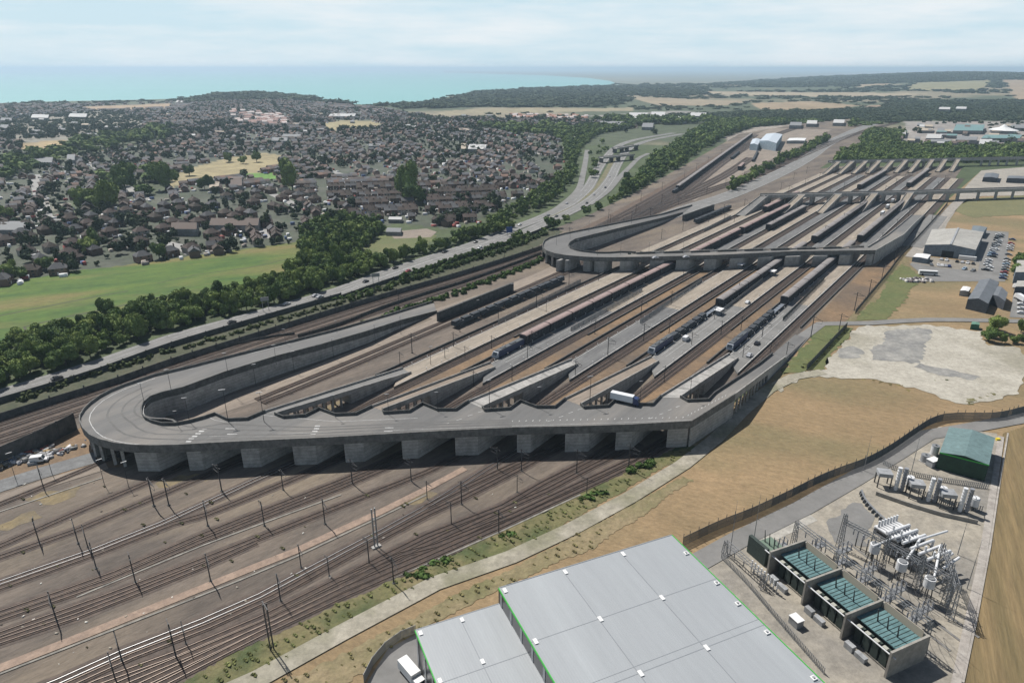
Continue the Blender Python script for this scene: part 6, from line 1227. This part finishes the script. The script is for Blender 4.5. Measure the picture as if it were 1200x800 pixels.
for (u, v) in ((-12, 17), (-5, 17), (2, 17), (9, 17), (16, 17), (-8, 22), (0, 22), (8, 22), (15, 22), (-16, 8)):
    ob = empty('disconnector', SF(O0[0] + u, O0[1] + v), AB)
    for q in (-1.5, 1.5): inst('post', mk('post', MB().box((0, q, 0), (.25, .25, 3.0)), GALV), ob)
    inst('frame', mk('frame', MB().box((0, 0, 3.0), (1.6, 4.4, .25)), GALV), ob)
    for q in (-1.6, 0, 1.6):
        for r_ in (-.6, .6): mb = MB(); [mb.cyl((r_, q, 3.25 + .28 * j), .2 if j % 2 else .12, .28, 8) for j in range(7)]; inst('insulator', mk('insulator', mb, INSUL), ob)
    mb = MB(); [mb.bar((-.6, q, 5.25), (.6, q, 5.25), .07) for q in (-1.6, 0, 1.6)]; inst('blade', mk('blade', mb, GALV), ob)
    reg(ob, 'grey disconnector frame with ribbed insulators', 'behind the transformer bays', 'disconnector', 'disconnector frames')
for k in range(4):
    mb = MB(); mb.wall([SF(O0[0] - 18, O0[1] + 14.5 + 4.8 * k, .18), SF(O0[0] + 24, O0[1] + 14.5 + 4.8 * k, .18)], 0, .06, .7); o = mb.build('cable_trench', mat('trench_cover', (.22, .215, .2), (.15, .145, .14), scale=.5)); o['kind'] = 'structure'
# gas insulated pipework
o = sub('pipework', 1062, 655); tag(o, 'cluster of white gas-insulated pipes on a dark frame', 'pipework')
mb = MB(); [mb.box((x, y, 0), (.2, .2, 5.2)) for x in (-8, -4, 0, 4, 8) for y in (-3.6, 0, 3.6)]; [mb.box((0, y, z), (16.4, .2, .2)) for y in (-3.6, 0, 3.6) for z in (2.6, 5.2)]; [mb.box((x, 0, 5.0), (.2, 7.4, .2)) for x in (-8, -4, 0, 4, 8)]; inst('frame', mk('frame', mb, STEEL), o)
for q in range(7): mb = MB(); y = -3.3 + 1.1 * q; mb.bar((-8, y, 6.0), (-1 + .3 * q, y, 6.0), .42, 10); mb.bar((-8, y, 6.0), (-8, y, 4.0), .38, 10); mb.bar((-7.2, y, 6.0), (-7.2, y, 8.2), .3, 10); inst('pipe', mk('pipe', mb, PIPE), o)
for q in range(6): mb = MB(); x = -4 + 2.3 * q; mb.bar((x, -4.2, 6.9), (x, 4.2, 6.9), .4, 10); mb.bar((x, 4.2, 6.9), (x, 4.2, 3.5), .38, 10); mb.bar((x, -2, 6.9), (x, -2, 8.6), .28, 8); inst('pipe', mk('pipe', mb, PIPE), o)
for q in range(3): mb = MB(); mb.bar((5 + 1.8 * q, 1.2, 3.2), (5 + 1.8 * q, 6.8, 4.8), .36, 10); inst('pipe', mk('pipe', mb, PIPE), o)
bb(o, 'control_cabinet', GREY, (0, -1.5, .1, 9, 1.2, 2.1)); bb(o, 'support_beam', STEEL, (-3, 0, 4.4, 9, 8.4, .3))
for (x, y, lab, l) in ((1010,664,'first','white bus duct rising from the upper drum',), (1060,680,'second','white bus duct leading to the lower drum')) if 0 else ():
    pass
for (pa, pb, lab) in (((1023,640,7.5),(1052,628,6.5),'white slanting bus duct from the upper drum to the pipework'), ((1063,655,6),(1078,632,7.5),'white slanting bus duct in the middle of the pipework'), ((1095,676,6),(1102,640,7.5),'white slanting bus duct on the right of the pipework'), ((1077,632,7),(1110,622,6),'white level bus duct above the pipework')):
    mb = MB(); mb.bar(G(*pa), G(*pb), .3, 10); ob = mb.build('bus_duct', PIPE); tag(ob, lab, 'bus duct')
for k, (x, y, lab) in enumerate(((1020,663,'upper'), (1051,684,'middle'), (1083,704,'lower'))):
    o = sub('reactor_drum', x, y); tag(o, 'white drum reactor on dark legs, ' + lab + ' of the three behind the gantry', 'reactor')
    mb = MB(); mb.cyl((0, 0, 4.6), 1.25, 2.4, 20); inst('drum', mk('drum', mb, PIPE), o); mb = MB(); mb.cyl((0, 0, 7.0), .9, .25, 16); inst('cap', mk('cap', mb, GALV), o)
    for a in range(4): mb = MB(); mb.bar((1.3 * math.cos(a * PI / 2 + .7), 1.3 * math.sin(a * PI / 2 + .7), 0), (.9 * math.cos(a * PI / 2 + .7), .9 * math.sin(a * PI / 2 + .7), 4.6), .13, 6); inst('leg', mk('leg', mb, STEEL), o)
for row_, (bx_, by_) in enumerate(((1035,655),(1066,672),(1002,640))):
    for k in range(4):
        p = G(bx_ + 6 * k, by_ + 5 * k); ob = empty('post_insulator', p); inst('post', mk('post', MB().box((0, 0, 0), (.22, .22, 2.6)), STEEL), ob); mb = MB(); [mb.cyl((0, 0, 2.6 + .3 * q), .22 if q % 2 else .14, .3, 8) for q in range(8)]; inst('insulator', mk('insulator', mb, INSUL), ob); reg(ob, 'post insulator on dark steel stem', 'in the switchyard behind the transformers', 'insulator', 'post insulators')
for k in range(9):
    p = SF(O0[0] - 14 + 1.1 * k, O0[1] - 3.2); ob = empty('surge_arrester', p); inst('stem', mk('stem', MB().box((0, 0, 0), (.2, .2, 1.4)), GALV), ob); mb = MB(); [mb.cyl((0, 0, 1.4 + .28 * q), .2 if q % 2 else .13, .28, 8) for q in range(8)]; inst('insulator', mk('insulator', mb, PIPE), ob); reg(ob, 'slim white surge arrester', 'in the row beside the warehouse edge', 'arrester', 'surge arresters')
# three filter stacks
for k, (x, y, lab) in enumerate(((1049,575,'left'), (1087,588,'middle'), (1124,600,'right'))):
    o = sub('filter_stack', x, y, 0, R(-12)); tag(o, 'ringed white insulator column with platform and drum, ' + lab + ' of three by the green shed', 'filter stack')
    for q in (0, 1): mb = MB(); [mb.cyl((q * 1.7, 0, .3 + .5 * j), .62 if j % 2 else .48, .5, 14) for j in range(16)]; inst('insulator_column', mk('insulator_column', mb, PIPE if q == 0 else INSUL), o)
    pl = bb(o, 'platform', GREY, (-3.2, 2.2, 4.0, 4.0, 3.4, 1.2)); [bb(pl, 'leg', STEEL, (-3.2 + a * 1.8, 2.2 + b * 1.5, 0, .3, .3, 4.0)) for a in (-1, 1) for b in (-1, 1)]
    mb = MB(); mb.cyl((4.3, 2.2, 1.6), 1.2, 2.4, 18); mb.bar((4.3, 2.2, 4.0), (4.3, 2.2, 4.3), 1.0, 18); dr = inst('drum', mk('drum', mb, PIPE), o); bb(dr, 'pedestal', STEEL, (4.3, 2.2, 0, 1.2, 1.2, 1.6))
    mb = MB(); mb.bar((1.7, 0, 7.2), (4.3, 2.2, 4.3), .09, 6); inst('connector', mk('connector', mb, PIPE), o)
o = sub('blast_wall', 1040, 588, 0); o.rotation_euler.z = 0; P = [G(1026, 580), G(1060, 592), G(1100, 604), G(1145, 614)]; P0 = G(1040, 588); MB().wall([p - P0 for p in P], 0, 1.4, .35).build('wall', WALLC, o); tag(o, 'low concrete wall in front of the three filter stacks', 'wall')
for x, y, r_, h_, lab in ((1094,533,1.2,3.2,'tall white tank left of the green shed'), (1083,541,1.3,2.2,'squat grey tank in the corner by the compound road')):
    o = sub('tank', x, y); tag(o, lab, 'tank'); mb = MB(); mb.cyl((0, 0, .4), r_, h_, 20); inst('shell', mk('shell', mb, PIPE if r_ < 1.25 else GREY), o); mb = MB(); mb.cyl((0, 0, .4 + h_), r_ * 1.04, .12, 20); mb.bar((0, 0, .5 + h_), (0, 0, 1 + h_), .3, 10); inst('lid', mk('lid', mb, GALV), o); inst('plinth', mk('plinth', MB().box((0, 0, 0), (2.8, 2.8, .4)), CONC), o)
o = sub('equipment_cabinet', 1092, 546); tag(o, 'pale equipment cabinet beside the two tanks', 'cabinet'); bb(o, 'body', GREY, (0, 0, .3, 2.2, 3.4, 2.2)); bb(o, 'roof', WHITE, (0, 0, 2.5, 2.5, 3.7, .15))
o = sub('equipment_cabinet', 932, 732); tag(o, 'pale cabinet beside the warehouse edge below the bays', 'cabinet'); bb(o, 'body', GREY, (0, 0, 0, 2.6, 2.0, 2.1)); bb(o, 'roof', WHITE, (0, 0, 2.1, 2.8, 2.2, .15))
o = empty('cable_tray', (0, 0, 0)); tag(o, 'curved dark lattice cable tray beside the compound road', 'cable tray'); P = smoothline([G(1008, 578), G(1012, 588), G(1022, 600), G(1035, 612), G(1048, 620)], 1.5)
mb = MB(); [mb.box((p.x, p.y, .1), (.15, 1.8, 1.0), (.6, -.6)) for p in P]; mb.build('rack', GALV, o); mb = MB(); mb.wall([p + Vector((.5, .5, 0)) for p in P], 1.0, 1.12, .5); mb.build('cover', GALV, o)
mb = MB(); mb.wall([G(1181, 508), G(1172, 560), G(1160, 640), G(1143, 730), G(1128, 800)], 0, .35, .5); tag(mb.build('kerb_wall', MATS['edge_concrete']), 'long pale concrete kerb wall at the right edge of the compound', 'kerb')
o = empty('yellow_bin', G(1169, 516)); tag(o, 'small yellow grit bin behind the green shed', 'bin'); bb(o, 'body', mat('yellow_plastic', (.75, .6, .05)), (0, 0, 0, 1.2, .9, .8)); bb(o, 'lid', MATS['yellow_plastic'], (0, 0, .8, 1.3, 1.0, .12))
# ------------------------------------------------------------------ labels for the repeats: order from the left of the view
def ordn(n): return str(n) + ('th' if 10 <= n % 100 <= 20 else {1: 'st', 2: 'nd', 3: 'rd'}.get(n % 10, 'th'))
bpy.context.view_layer.update(); groups = {}
for o, b_, pl in REG: groups.setdefault((b_, pl), []).append(o)
for (b_, pl), L_ in groups.items():
    L_.sort(key=lambda o: PX(o.matrix_world.translation.x, o.matrix_world.translation.y)[0] if o.type == 'EMPTY' else o.data.vertices[0].co.x)
    for k, o in enumerate(L_): o['label'] = (b_ + ' ' + pl) if len(L_) == 1 else b_ + ' ' + pl + ', ' + ordn(k + 1) + ' from left'
